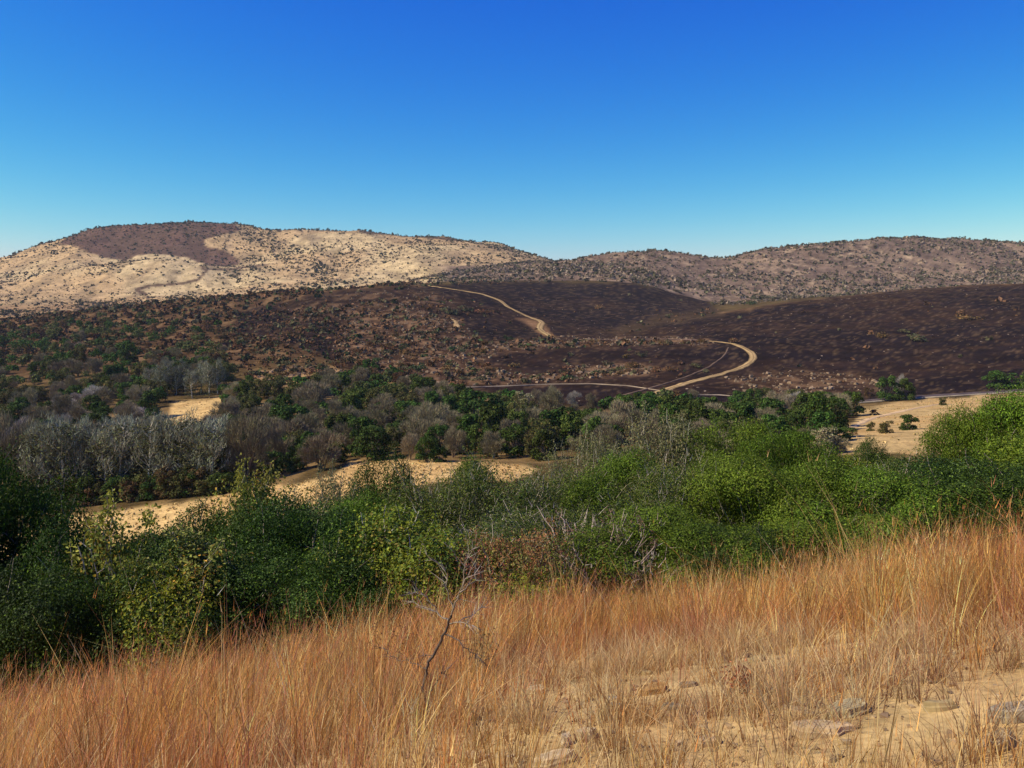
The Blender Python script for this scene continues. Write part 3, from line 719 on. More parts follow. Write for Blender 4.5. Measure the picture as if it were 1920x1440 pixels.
def poplar(seed, n=1150, h=11.5):
    r = np.random.default_rng(seed); fb = Buf(); bb = Buf()
    def stem(x0, y0, hh, rr):
        z = np.linspace(0, hh, 9); lean = r.normal(0, 0.35, 2)
        p = np.stack([x0 + lean[0] * z / hh + np.cumsum(r.normal(0, 0.06, 9)), y0 + lean[1] * z / hh + np.cumsum(r.normal(0, 0.06, 9)), z], 1)
        tube(bb, p, rr * np.linspace(1, 0.12, 9), 5, (0.78, 0.74, 0.62))
        return p
    p = stem(0, 0, h, 0.13)
    tips = []
    for i in range(26):
        t = r.uniform(0.22, 0.95); i0 = t * 8; k = int(i0); s = p[k] + (p[min(k + 1, 8)] - p[k]) * (i0 - k)
        a = r.uniform(0, 6.28); L = h * 0.30 * (1.15 - t) + 0.9; d = np.array([math.cos(a) * 0.5, math.sin(a) * 0.5, 1.0]); d /= np.linalg.norm(d)
        e = s + d * L; mm = s + d * L * 0.5 + np.array([math.cos(a), math.sin(a), 0]) * L * 0.1
        tube(bb, [s, mm, e], [0.06, 0.04, 0.012], 3, (0.50, 0.47, 0.40)); tips += [mm, e, (mm + e) / 2]
    tips = np.array(tips); k = r.integers(0, len(tips), n)
    P = tips[k] + r.normal(0, 0.24, (n, 3)); D = np.array([0, 0, 1.0]) + r.normal(0, 0.26, (n, 3))
    slivers(fb, P, D, r.uniform(0.5, 1.1, n), 0.05, tones(r, n, (0.235, 0.235, 0.15), 0.25), r)
    m = 1300; z = h * 0.95 * r.random(m) ** 1.0 + 0.2; a = r.uniform(0, 6.28, m); q = r.uniform(0.1, 1.9, m)
    leaves(fb, np.stack([q * np.cos(a), q * np.sin(a), z], 1), r.normal(0, 1, (m, 3)), 0.30, 0.16, tones(r, m, (0.085, 0.082, 0.028), 0.35), r, 0.2)
    VT.setdefault('poplar', []).append((fb, bb, 1.6, h))
for s in range(4): poplar(300 + s)
VM = {}
for key, lst in VT.items():
    fm = {'bare': 'twig', 'silver': 'twig', 'poplar': 'twig'}.get(key, 'leaf_far')
    VM[key] = []
    for i, (fb, bb, rx, h) in enumerate(lst):
        m1 = fb.mesh(key + '_crown', [M[fm]]); m2 = bb.mesh(key + '_trunk', [M['bark']], True)
        # joined version for trees too small to show their parts
        V = np.concatenate(fb.V + bb.V); C = np.concatenate(fb.C + bb.C)
        g = []; idx = []
        if fb.T: t = np.concatenate(fb.T); g.append(t); idx.append(np.zeros(len(t)))
        q = np.concatenate(bb.Q) + fb.n; g.append(q); idx.append(np.ones(len(q)))
        m3 = mesh_from(key + '_tree', V, g, [M[fm], M['bark']], C, midx=np.concatenate(idx))
        VM[key].append((m1, m2, m3, rx, h))
NAME = {'green': 'evergreen_tree', 'olive': 'evergreen_tree', 'brown': 'brown_leaved_tree', 'straw': 'pale_leaved_tree', 'bare': 'bare_tree', 'silver': 'bare_tree', 'poplar': 'poplar_tree'}
LOOK = {'green': 'round-crowned dark green tree', 'olive': 'dull olive-green tree', 'brown': 'tree with brown winter leaves', 'straw': 'tree with pale straw-yellow foliage', 'bare': 'leafless grey-brown twiggy tree', 'silver': 'leafless silvery-grey twiggy tree', 'poplar': 'tall leafless white-stemmed poplar'}
def put_tree(kind, x, Y, width, hgt, label, group, cat='tree'):
    m1, m2, m3, rx, h = VM[kind][rng.integers(0, len(VM[kind]))]
    z = float(height(x, Y)); s = width / (2 * rx); sz = hgt / h
    if Y < 215 or width * F / Y > 38:
        e = link(NAME[kind], None, loc=(x, Y, z - 0.1), label=label, cat=cat, group=group)
        link('crown', m1, e); link('trunk', m2, e)
    else:
        e = link(NAME[kind], m3, loc=(x, Y, z - 0.1), label=label, cat=cat, group=group)
    e.rotation_euler = (0, 0, rng.uniform(0, 6.28)); e.scale = (s, s, sz)
    return e
PLACED = []
def free(x, y, r_):
    for (a, b, c) in PLACED:
        if (a - x) ** 2 + (b - y) ** 2 < (0.42 * (r_ + c)) ** 2 * 1.0: return False
    return True
def tree_px(kind, px, pybase, wpx, hpx, label, group, ymin=80):
    g = ground_at(px, pybase, ymin)
    if not g: return
    x, Y, z = g
    e = put_tree(kind, x, Y, wpx * Y / F, hpx * Y / F, label, group, 'bush' if ('bush' in label or 'shrub' in label) else 'tree')
    if hpx < 35: e.location.z -= 0.13 * hpx * Y / F
    PLACED.append((x, Y, wpx * Y / F * 0.8))
GP = 'pale poplars along the straw strip'
ORD = 'first second third fourth fifth sixth seventh eighth ninth tenth eleventh twelfth thirteenth fourteenth fifteenth sixteenth seventeenth eighteenth nineteenth twentieth'.split() + ['twenty-' + q for q in 'first second third fourth fifth sixth seventh eighth'.split()]
PLB = ['leftmost of the white-stemmed poplars', 'white-stemmed poplar second from the left in the stand', None]
i = 0
for px in np.linspace(62, 402, 28):
    j = rng.normal(0, 5); pb = np.interp(px, [0, 420], [962, 925]) + rng.uniform(-20, -4)
    top = 795 + rng.uniform(-8, 30) - (12 if 330 < px < 380 else 0)
    lab = '%s white-stemmed leafless poplar from the left in the front row beside the straw strip' % ORD[i]
    if i == 0: lab = 'leftmost pale poplar of the stand beside the straw strip'
    if i == 27: lab = 'rightmost pale poplar of the stand beside the straw strip'
    g = ground_at(px + j, pb, 90); Y = g[1]
    put_tree('poplar', g[0], Y, 5.0 * rng.uniform(0.8, 1.2), (pb - top) * Y / F, lab, GP)
    PLACED.append((g[0], Y, 2.0)); i += 1
for bi, px in enumerate(np.linspace(75, 395, 18)):
    pb = np.interp(px, [0, 420], [940, 905]) + rng.uniform(-20, 0); g = ground_at(px, pb, 90); Y = g[1]
    put_tree('poplar', g[0], Y, 4.2, (pb - 800 + rng.uniform(-20, 10)) * Y / F, '%s leafless poplar from the left in the back row of the pale poplar stand' % ORD[bi], 'back row of the pale poplars')
    PLACED.append((g[0], Y, 2.0))
for bi, px in enumerate(np.linspace(285, 408, 9)):
    pb = 742 + rng.uniform(-6, 6); g = ground_at(px, pb, 200); Y = g[1]
    put_tree('poplar', g[0], Y, 4.5, rng.uniform(48, 66) * Y / F, '%s small far-off pale poplar from the left, behind the sandy glade' % ORD[bi], 'far pale poplars behind the glade')
    PLACED.append((g[0], Y, 2.5))
for bi, px in enumerate(np.linspace(45, 425, 24)):
    g = ground_at(px + rng.normal(0, 4), np.interp(px, [0, 420], [964, 926]) - 2, 90); Y = g[1]
    put_tree(('brown', 'olive', 'olive', 'green')[bi % 4], g[0], Y, rng.uniform(3.0, 4.4), rng.uniform(2.2, 4.2), '%s low dull %s from the left under the white-stemmed poplars' % (ORD[bi], ('brown shrub', 'olive shrub', 'olive shrub', 'green shrub')[bi % 4]), 'low shrubs under the poplars', cat='shrub')
TREES = [
 ('bare', 462, 905, 96, 125, 'large dome-shaped leafless tree right of the poplar stand'),
 ('bare', 20, 930, 95, 150, 'broad leafless brown tree at the left edge beside the poplars'),
 ('bare', -60, 930, 120, 160, 'leafless brown tree outside the left edge'),
 ('silver', 30, 870, 60, 90, 'pale silvery leafless tree at the left edge above the poplars'),
 ('green', 412, 915, 50, 90, 'dark green tree squeezed between the poplars and the domed bare tree'),
 ('green', 550, 820, 80, 62, 'bright green round tree left of centre in the valley wood'),
 ('green', 572, 865, 70, 55, 'dark green round tree above the right end of the straw strip'),
 ('bare', 600, 880, 90, 70, 'leafless brown tree overhanging the bend of the straw strip'),
 ('bare', 520, 880, 70, 80, 'leafless brown tree right of the big domed bare tree'),
 ('bare', 590, 775, 90, 58, 'broad leafless tree behind the bright green round tree'),
 ('bare', 640, 800, 60, 50, 'leafless tree right of the bright green round tree'),
 ('green', 700, 862, 72, 62, 'olive round tree at the upper edge of the straw clearing'),
 ('green', 655, 790, 60, 50, 'dark green tree in the middle row of the valley wood'),
 ('green', 800, 866, 46, 50, 'small green bush-like tree beside the straw clearing'),
 ('green', 826, 866, 28, 30, 'little bright green shrub at the edge of the straw clearing'),
 ('bare', 770, 862, 40, 50, 'small leafless tree at the straw clearing'),
 ('bare', 850, 858, 50, 56, 'leafless tree right of the little bright green shrub'),
 ('green', 900, 800, 110, 62, 'widest dark green tree in the centre of the valley wood'),
 ('green', 870, 780, 60, 50, 'dark green tree left of the widest green tree'),
 ('green', 835, 790, 50, 46, 'dark green tree behind the leafless thicket in the centre'),
 ('green', 770, 800, 60, 50, 'dark green tree left of centre in the valley wood'),
 ('green', 720, 800, 50, 44, 'small dark green tree left of centre'),
 ('bare', 960, 850, 60, 62, 'leafless pinkish-grey tree below the widest green tree'),
 ('bare', 925, 860, 50, 50, 'leafless tree with a dark hollow beneath it'),
 ('green', 900, 845, 56, 48, 'green tree below the widest green tree'),
 ('green', 1020, 862, 60, 56, 'green tree right of the pinkish-grey leafless tree'),
 ('olive', 1000, 860, 40, 50, 'olive tree at the right end of the straw clearing'),
 ('green', 1050, 815, 70, 52, 'dark green tree left of the two bare patches'),
 ('green', 1090, 812, 62, 44, 'dark green tree above the bare sandy patch'),
 ('straw', 985, 775, 52, 40, 'pale straw-leaved tree at the foot of the burnt slope'),
 ('bare', 1032, 785, 52, 60, 'tall leafless grey tree at the foot of the burnt slope'),
 ('silver', 1076, 760, 28, 28, 'little round silvery tree in front of the burnt slope'),
 ('bare', 1005, 770, 30, 40, 'leafless tree between the pale straw tree and the tall grey tree'),
 ('bare', 1150, 830, 50, 45, 'leafless tree right of the bare sandy patch'),
 ('bare', 1130, 815, 44, 44, 'leafless grey tree beside the dark green tree and bare soil'),
 ('green', 1190, 800, 80, 55, 'dark green tree left of the lower end of the dirt track'),
 ('bare', 1230, 815, 44, 46, 'leafless tree behind the tall pale olive shrub'),
 ('bare', 1110, 780, 24, 42, 'thin dark leafless tree against the burnt slope'),
 ('straw', 828, 752, 36, 22, 'small pale-yellow tree under the burnt slope left of centre'),
 ('bare', 1345, 812, 92, 55, 'broad leafless golden-brown tree below the dirt track'),
 ('green', 1300, 800, 80, 52, 'green tree left of the broad golden-brown leafless tree'),
 ('green', 1400, 800, 90, 55, 'wide green tree in the row below the dirt track'),
 ('silver', 1490, 780, 50, 42, 'round silvery leafless tree in the row below the burnt slope'),
 ('green', 1450, 812, 80, 60, 'green tree left of the round silvery tree'),
 ('green', 1510, 815, 80, 55, 'green tree under the round silvery tree'),
 ('green', 1560, 800, 70, 56, 'dark green tree at the left edge of the golden field'),
 ('green', 1595, 780, 60, 45, 'dark green tree at the upper left corner of the golden field'),
 ('green', 1575, 825, 60, 30, 'low dark green tree at the sandy gully'),
 ('straw', 1545, 850, 62, 50, 'pale cream-leaved shrub in the sandy gully'),
 ('bare', 1575, 848, 50, 34, 'low grey leafless shrub in the sandy gully'),
 ('green', 1665, 752, 46, 44, 'left of the two dark green trees standing on the burnt edge'),
 ('green', 1700, 750, 38, 40, 'right of the two dark green trees standing on the burnt edge'),
 ('silver', 1686, 748, 22, 48, 'small silvery leafless tree topping the dark green pair'),
 ('brown', 1628, 742, 20, 18, 'small round brown bush at the foot of the burnt slope'),
 ('green', 1885, 727, 76, 34, 'broad dark green tree on the burnt slope at the right edge'),
 ('green', 1940, 727, 60, 34, 'dark green tree just outside the right edge on the burnt slope'),
 ('brown', 1640, 778, 20, 13, 'small brown bush on the golden field'),
 ('green', 1702, 806, 38, 32, 'dark round bush standing alone on the golden field'),
 ('olive', 1662, 812, 32, 26, 'olive bush on the golden field left of the lone dark bush'),
 ('olive', 1632, 808, 18, 20, 'small olive bush on the golden field'),
 ('brown', 1600, 815, 18, 16, 'small brown bush at the lower left of the golden field'),
 ('olive', 1768, 760, 16, 18, 'small olive bush in the upper part of the golden field'),
 ('green', 1430, 760, 44, 20, 'low green tree at the bottom of the burnt slope'),
]
for (k, px, pb, w, h, lab) in TREES:
    tree_px(k, px, pb, w, h, lab, 'trees and bushes of the valley')

def in_poly(px, py, pts):
    ins = False; n = len(pts)
    for i in range(n):
        x1, y1 = pts[i]; x2, y2 = pts[(i + 1) % n]
        if (y1 > py) != (y2 > py) and px < (x2 - x1) * (py - y1) / (y2 - y1) + x1: ins = not ins
    return ins
CLEAR = [STRIP, GLADE, FIELD, [(470, 690), (560, 680), (650, 685), (660, 700), (560, 718), (500, 730)],
         [(1040, 800), (1110, 812), (1130, 800), (1180, 772), (1160, 790), (1110, 830), (1060, 830)]]
WOODS = [  # polygon of ground in the photograph, number, kinds and shares, phrase, size in metres
 ([(-150, 900), (430, 880), (430, 800), (300, 800), (300, 745), (-150, 760)], 150, (('bare', .38), ('green', .36), ('olive', .18), ('silver', .08)), 'in the wood behind the poplar stand', (4.5, 7.5)),
 ([(-150, 760), (300, 748), (430, 742), (430, 690), (-150, 700)], 100, (('green', .45), ('bare', .3), ('olive', .2), ('brown', .05)), 'in the dark wood on the left, above the glade', (5, 8)),
 ([(-150, 700), (420, 690), (420, 655), (200, 640), (-150, 650)], 90, (('green', .45), ('bare', .18), ('olive', .25), ('brown', .12)), 'at the upper edge of the dark wood on the left', (5, 8)),
 ([(-150, 650), (200, 640), (430, 650), (440, 610), (200, 600), (-150, 620)], 80, (('olive', .4), ('brown', .35), ('green', .25)), 'on the brown ridge above the dark wood', (5, 8)),
 ([(430, 900), (640, 880), (860, 862), (1060, 866), (1060, 810), (430, 800)], 90, (('bare', .38), ('green', .42), ('olive', .2)), 'in the centre of the valley by the straw clearing', (4, 6.5)),
 ([(420, 800), (1060, 810), (980, 765), (840, 742), (700, 720), (420, 735)], 130, (('green', .42), ('bare', .32), ('olive', .26)), 'in the valley wood below the burnt slope', (4, 6.5)),
 ([(430, 735), (700, 722), (840, 740), (700, 690), (600, 720), (480, 735)], 30, (('olive', .4), ('brown', .3), ('green', .3)), 'on the stony foot of the burnt slope', (3, 5)),
 ([(1060, 866), (1300, 850), (1540, 835), (1580, 790), (1540, 765), (1180, 765), (1060, 790)], 95, (('green', .52), ('bare', .30), ('olive', .18)), 'in the tree belt below the dirt track', (3.5, 6)),
 ([(1180, 772), (1540, 768), (1540, 757), (1180, 757)], 16, (('green', .5), ('bare', .2), ('olive', .3)), 'in the top row of the belt below the dirt track', (3.5, 5)),
]
LM = [(30, 850, 'the silvery tree at the left edge'), (120, 800, 'the left end of the poplar stand'), (240, 800, 'the middle of the poplar stand'), (350, 795, 'the tallest poplars'),
      (340, 690, 'the small far poplars'), (370, 765, 'the sandy glade'), (462, 850, 'the big domed bare tree'), (550, 790, 'the bright green round tree'), (590, 745, 'the broad bare tree'),
      (600, 860, 'the bend of the straw strip'), (700, 830, 'the olive round tree by the clearing'), (826, 855, 'the little bright green shrub'), (900, 775, 'the widest green tree'),
      (985, 758, 'the pale straw-leaved tree'), (1032, 755, 'the tall grey bare tree'), (1076, 748, 'the little round silvery tree'), (1080, 820, 'the bare sandy patch'),
      (1112, 835, 'the pale yellow shrub'), (1262, 800, 'the tall pale olive shrub'), (1215, 745, 'the lower end of the dirt track'), (1345, 785, 'the golden-brown domed tree'),
      (1490, 760, 'the round silvery tree'), (1545, 820, 'the sandy gully'), (1590, 760, 'the corner of the golden field'), (560, 700, 'the tan rock patch'), (700, 730, 'the start of the thin footpath'),
      (430, 640, 'the dark tree group on the ridge'), (200, 580, 'the skyline of the brown ridge'), (60, 600, 'the left end of the brown ridge'), (100, 680, 'the grey treetops in the dark wood'), (50, 750, 'the left edge of the valley wood'), (200, 740, 'the heart of the dark wood')]
SHORT = {'green': 'dark green round tree', 'olive': 'olive-green tree', 'brown': 'brown-leaved tree', 'bare': 'leafless grey-brown tree', 'silver': 'leafless silvery tree'}
def near_words(px, py):
    best = min(LM, key=lambda q: (q[0] - px) ** 2 + (1.6 * (q[1] - py)) ** 2); dx, dy = px - best[0], py - best[1]
    w = ('right of ' if dx > 0 else 'left of ') if abs(dx) > abs(dy) * 1.2 else ('below ' if dy > 0 else 'above ')
    return ('just ' if math.hypot(dx, dy) < 28 else '') + w + best[2]
WOOD = []
for pts, num, kinds, phrase, (s0, s1) in WOODS:
    xs = [p[0] for p in pts]; ys = [p[1] for p in pts]; ks = [k for k, _ in kinds]; pr = [p for _, p in kinds]
    n = t = 0
    while n < num and t < num * 14:
        t += 1
        px = rng.uniform(min(xs), max(xs)); py = rng.uniform(min(ys), max(ys))
        if not in_poly(px, py, pts) or any(in_poly(px, py, c) for c in CLEAR): continue
        g = ground_at(px, py, 80)
        if not g: continue
        x, Y, z = g; w = rng.uniform(s0 * 0.75, s1 * 1.1)
        hpx = w * 0.75 * F / Y
        if in_poly(px, py + 4, STRIP): continue
        if in_poly(px, py - hpx * 0.7, GLADE) and py > 790: continue
        if not free(x, Y, w * 0.8): continue
        k = ks[rng.choice(len(ks), p=pr)]
        size = 'large' if w > s0 + (s1 - s0) * 0.66 else ('small' if w < s0 + (s1 - s0) * 0.33 else 'medium-sized')
        h = w * rng.uniform(0.72, 0.95)
        WOOD.append((w / Y, k, x, Y, w, h, size, px, py - hpx * 0.5)); PLACED.append((x, Y, w * 0.8)); n += 1
WOOD.sort(key=lambda q: -q[0])
cntk = {}; rest = []
for (q, k, x, Y, w, h, size, px, py) in WOOD:
    nm = NAME[k]; cntk[nm] = cntk.get(nm, 0) + 1
    if cntk[nm] > 225: rest.append((k, x, Y, w, h)); continue
    nw = near_words(px, py)
    put_tree(k, x, Y, w, h, '%s %s %s' % (size, SHORT[k], nw), '%ss near %s' % (SHORT[k], nw.replace('just ', '').split(' ', 2)[-1] if 'of the' in nw else nw.split(' ', 1)[-1]))
if rest:
    fb = Buf(); r = np.random.default_rng(5)
    CB = {'green': (0.052, 0.088, 0.014), 'olive': (0.095, 0.098, 0.028), 'brown': (0.15, 0.085, 0.034), 'bare': (0.25, 0.185, 0.14), 'silver': (0.38, 0.33, 0.28)}
    for (k, x, Y, w, h) in rest:
        L = lobes(r, 9, w / 2, h * 0.9, h * 0.08, 0.9, 0.45); P, nn, kk = lobe_points(r, L, 330, 0.25); z = float(height(x, Y))
        leaves(fb, P + np.array([x, Y, z]), nn, 0.75, 0.5, tones(r, 330, CB[k], 0.35), r)
    link('distant_wood', fb.mesh('distant_wood', [M['leaf_far']]), kind='stuff', label='farthest small trees of the wood, merging into one dark mass', cat='wood')
print('woods', len(WOOD), len(rest))

# ------------------------------------------------------------------ scrub on the burnt slope and on the hills
def clump(seed, n, base, dev=0.3, flat=0.75, bare=False):
    r = np.random.default_rng(seed)
    d = unit(r.normal(0, 1, (n, 3))); d[:, 2] = np.abs(d[:, 2]); rad = r.uniform(0.45, 1.0, (n, 1))
    lob = r.normal(0, 0.25, (5, 3)); lob[:, 2] = np.abs(lob[:, 2]) * 0.6
    P = d * rad * 0.42 + lob[r.integers(0, 5, n)]; P[:, 2] = np.abs(P[:, 2]) * flat + 0.06
    return P, d, r
def clump_mesh(name, seed, n, base, size=0.32, dev=0.3):
    b = Buf(); P, d, r = clump(seed, n, base); leaves(b, P, d, size, size * 0.7, tones(r, n, base, dev), r)
    tube(b, [(0, 0, -0.15), (0.02, 0, 0.2), (0.05, 0.03, 0.4)], [0.06, 0.04, 0.02], 3, (0.12, 0.09, 0.07))
    return b.mesh(name, [M['scrub']])
SC = {
 'brown': [clump_mesh('brown_scrub', 400 + i, 130, (0.13, 0.072, 0.030), 0.17) for i in range(3)],
 'olive': [clump_mesh('olive_scrub', 410 + i, 130, (0.088, 0.080, 0.036), 0.17) for i in range(3)],
 'green': [clump_mesh('green_scrub', 420 + i, 130, (0.042, 0.062, 0.022), 0.17) for i in range(3)],
 'mauve': [clump_mesh('grey_scrub', 430 + i, 90, (0.185, 0.140, 0.092), 0.18) for i in range(3)],
 'dusk':  [clump_mesh('dark_scrub', 440 + i, 90, (0.075, 0.066, 0.034), 0.20) for i in range(3)],
}
SL = {'brown': 'rust-brown bush', 'olive': 'olive bush', 'green': 'dark green bush', 'mauve': 'grey leafless bush', 'dusk': 'dark bush'}
def merged(name, items, label, kinds_col, ntri=6, cat='bushes'):
    """many tiny bushes as one object"""
    r = np.random.default_rng(len(items)); n = len(items); A = np.array([(x, y, z, s) for x, y, z, s, c in items]); C0 = np.array([kinds_col[c] for *_, c in items])
    k = ntri
    d = unit(r.normal(0, 1, (n, k, 3))); d[..., 2] = np.abs(d[..., 2])
    P = A[:, None, :3] + d * (r.uniform(0.2, 0.5, (n, k, 1)) * A[:, None, 3:4]); P = P.reshape(-1, 3)
    s = np.repeat(A[:, 3], k)
    C = np.repeat(C0, k, axis=0) * np.exp(r.normal(0, 0.3, (n * k, 1)))
    b = Buf(); leaves(b, P, d.reshape(-1, 3), s * 0.62, s * 0.48, np.clip(C, 0, 1), r)
    return link(name, b.mesh(name, [M['scrub']]), kind='stuff', label=label, cat=cat)
KC = {'rusty': (0.24, 0.17, 0.10), 'brown': (0.12, 0.068, 0.03), 'olive': (0.085, 0.078, 0.036), 'green': (0.042, 0.06, 0.022), 'mauve': (0.185, 0.140, 0.092), 'dusk': (0.075, 0.066, 0.034), 'tan': (0.20, 0.15, 0.10)}
def scatter(pts, num, kinds, smin, smax, ymin, ymax, dens=None, uniform_ground=True):
    out = []; xs = [p[0] for p in pts]; ys = [p[1] for p in pts]; ks = [k for k, _ in kinds]; pr = np.array([p for _, p in kinds]); pr = pr / pr.sum()
    t = 0
    a = np.array(pts, float)
    while len(out) < num and t < num * 30:
        t += 1
        px = rng.uniform(min(xs), max(xs)); 
        Y = math.sqrt(rng.uniform(ymin ** 2, ymax ** 2)) if uniform_ground else rng.uniform(ymin, ymax)
        x = (px - 960) / F * Y; i = int(np.clip((px + 100) / 10, 0, len(VPX) - 1)); j = int(np.searchsorted(YS, Y))
        py = VP[i, min(j, len(YS) - 1)]
        if not in_poly(px, py, pts) or not visible(px, Y, 3): continue
        if dens is not None and rng.random() > dens(px, py, x, Y): continue
        k = ks[rng.choice(len(ks), p=pr)]
        s = smin + (smax - smin) * rng.random() ** 2.2
        out.append([x, Y, None, s, k, px, py])
    z = height(np.array([o[0] for o in out]), np.array([o[1] for o in out]))
    for o, zz in zip(out, z): o[2] = float(zz)
    return out
LM2 = [(960, 580, 'the bend of the upper track'), (1035, 635, 'the lower end of the upper track'), (856, 606, 'the short footpath'), (1416, 671, 'the hairpin of the dirt track'),
       (1330, 640, 'the top of the dirt track'), (1215, 745, 'the lower end of the dirt track'), (835, 728, 'the left end of the thin footpath'), (1110, 720, 'the middle of the thin footpath'), (560, 700, 'the tan rock patch'),
       (640, 550, 'the crest of the burnt slope'), (700, 620, 'the rocky spur'), (760, 680, 'the lower rocky spur'), (1150, 640, 'the row of pale rocks'), (1130, 695, 'the rocks under the hairpin'), (1240, 600, 'the brushy spur'),
       (1340, 590, 'the notch between the slopes'), (1700, 640, 'the twin olive bushes'), (1880, 600, 'the right edge of the burnt slope'), (1600, 560, 'the crest of the right burnt slope'), (1550, 700, 'the stony patch by the tree belt'),
       (200, 580, 'the left part of the ridge crest'), (450, 553, 'the middle of the ridge crest'), (60, 610, 'the left end of the ridge'), (250, 640, 'the wood below the ridge'), (430, 640, 'the dark tree group on the ridge'), (780, 525, 'the top of the upper track')]
def near2(px, py):
    best = min(LM2, key=lambda q: (q[0] - px) ** 2 + (1.8 * (q[1] - py)) ** 2); dx, dy = px - best[0], py - best[1]
    d = math.hypot(dx, dy); w = ('right of ' if dx > 0 else 'left of ') if abs(dx) > abs(dy) * 1.2 else ('below ' if dy > 0 else 'above ')
    return ('close ' if d < 35 else ('well ' if d > 90 else '')) + w + best[2]
def emit(items, nind, name, where, group, stuff_label):
    items = sorted(items, key=lambda o: -o[3] / o[1])
    for o in items[:nind]:
        x, Y, z, s, k, px, py = o
        ms = SC[k]; e = link(name, ms[rng.integers(0, len(ms))], loc=(x, Y, z), label='%s %s' % (SL[k], where(px, py)), cat='bush', group='%s, %s' % (group, SL[k]))
        e.scale = (s, s, s * rng.uniform(0.8, 1.15)); e.rotation_euler = (0, 0, rng.uniform(0, 6.28))
    rest = items[nind:]
    if rest: merged('scrub', [tuple(o[:5]) for o in rest], stuff_label, KC)
# burnt slope: sparse bushes
RK = ROCKY[0][0]
b1 = scatter([(430, 600), (700, 560), (900, 560), (1060, 640), (1340, 640), (1340, 705), (1060, 715), (830, 728), (650, 690), (430, 660)], 900, (('brown', 4), ('olive', 3), ('green', 1)), 1.6, 5.0, 280, 760, lambda px, py, x, Y: 1.0 if any(in_poly(px, py, r[0]) for r in ROCKY) else 0.10)
b2 = scatter([(1340, 600), (1920, 540), (2000, 540), (2000, 720), (1620, 745), (1340, 740)], 34, (('brown', 4), ('olive', 2)), 1.5, 6.0, 280, 760)
b3 = scatter([(860, 528), (1180, 528), (1330, 560), (1340, 600), (1150, 635), (1000, 600)], 16, (('brown', 2), ('olive', 2)), 1.5, 4.5, 500, 900)
b4 = scatter(SPUR_BRUSH, 40, (('olive', 3), ('brown', 2)), 2.0, 4.5, 500, 900)
def wb(px, py):
    if px > 1340: return 'alone on the burnt slope right of the bend in the track'
    if py < 600 and px > 860: return 'on the burnt bowl behind the upper track'
    if px < 640: return 'on the left flank of the burnt slope'
    return 'among the pale rocks on the burnt slope' if py < 660 else 'on the rocky lower burnt slope above the footpath'
b9 = scatter([(420, 590), (600, 580), (680, 640), (700, 730), (560, 735), (420, 700)], 750, (('brown', 5), ('olive', 3), ('green', 1.2)), 1.2, 4.2, 280, 620)
emit(b1 + b2 + b3 + b4 + b9, 110, 'bush', near2, 'bushes on the burnt slope', 'tiny scattered bushes on the burnt slope')
for (px, py, w, k) in [(1653, 634, 26, 'brown'), (1728, 640, 36, 'olive'), (1820, 600, 30, 'brown'), (1700, 625, 22, 'olive'), (880, 585, 30, 'olive'), (850, 590, 34, 'olive'), (910, 588, 26, 'brown'), (1410, 572, 22, 'green'), (1062, 692, 18, 'brown'), (1085, 698, 20, 'brown'), (1145, 686, 24, 'olive'), (1190, 690, 22, 'brown'), (1172, 700, 16, 'brown'), (990, 718, 22, 'olive'), (1265, 745, 24, 'brown'), (1012, 712, 14, 'brown'), (1122, 580, 20, 'brown'), (1308, 690, 24, 'olive')]:
    g = ground_at(px, py, 250)
    if not g: continue
    s = w * g[1] / F
    e = link('bush', SC[k][rng.integers(0, 3)], loc=g, cat='bush', group='larger bushes on the burnt slope', label='larger %s %s' % (SL[k], near2(px, py)))
    e.scale = (s, s, s * 0.75)
# brown ridge on the left (dense)
b5 = scatter([(-100, 690), (440, 660), (560, 640), (640, 600), (600, 543), (300, 560), (0, 595), (-100, 610)], 2600, (('brown', 5), ('olive', 3), ('green', 1.6)), 1.6, 5.5, 350, 700, lambda px, py, x, Y: 1.0 - 0.75 * (in_poly(px, py, BURNT)) )
b6 = scatter([(440, 560), (720, 520), (870, 520), (1000, 520), (1000, 530), (830, 536), (700, 548), (560, 560)], 260, (('brown', 3), ('olive', 4), ('green', 3)), 2.5, 6.0, 560, 980)
emit(b5 + b6, 80, 'bush', lambda px, py: near2(px, py) + ', on brown ground', 'bushes on the brown ridge', 'dense low scrub covering the brown ridge')
# right-hand hills
rh = [(760, 530), (900, 500), (1050, 485), (1220, 468), (1340, 482), (1500, 455), (1700, 440), (1930, 445), (2000, 460), (2000, 535), (1920, 532), (1680, 547), (1350, 592), (1330, 560), (1180, 529), (870, 529)]
b7 = scatter(rh, 9000, (('mauve', 6), ('dusk', 3), ('olive', 1.6)), 1.8, 7.0, 860, 1420, lambda px, py, x, Y: 0.25 + 2.2 * max(0.0, float(fbm(np.array(x * 0.014), np.array(Y * 0.014), 96, 4)) - 0.38))
sky_r = []
for px in np.arange(1040, 1960, 4.2):
    px2 = px + rng.uniform(-3, 3); yy = np.linspace(1150, 1420, 40); p = HY - F * height((px2 - 960) / F * yy, yy) / yy
    Y = float(yy[np.argmin(p)]); x = (px2 - 960) / F * Y; sky_r.append([x, Y, float(height(x, Y)), 3 + 4.5 * rng.random() ** 2, 'dusk', px2, 0])
emit(b7 + sky_r, 50, 'bush', lambda px, py: ('on the skyline of the right hill' if py == 0 else ('on the slope of the right hill' if px > 1350 else 'on the low hill in the middle distance')), 'bushes on the right hill', 'grey scrub covering the right hills')
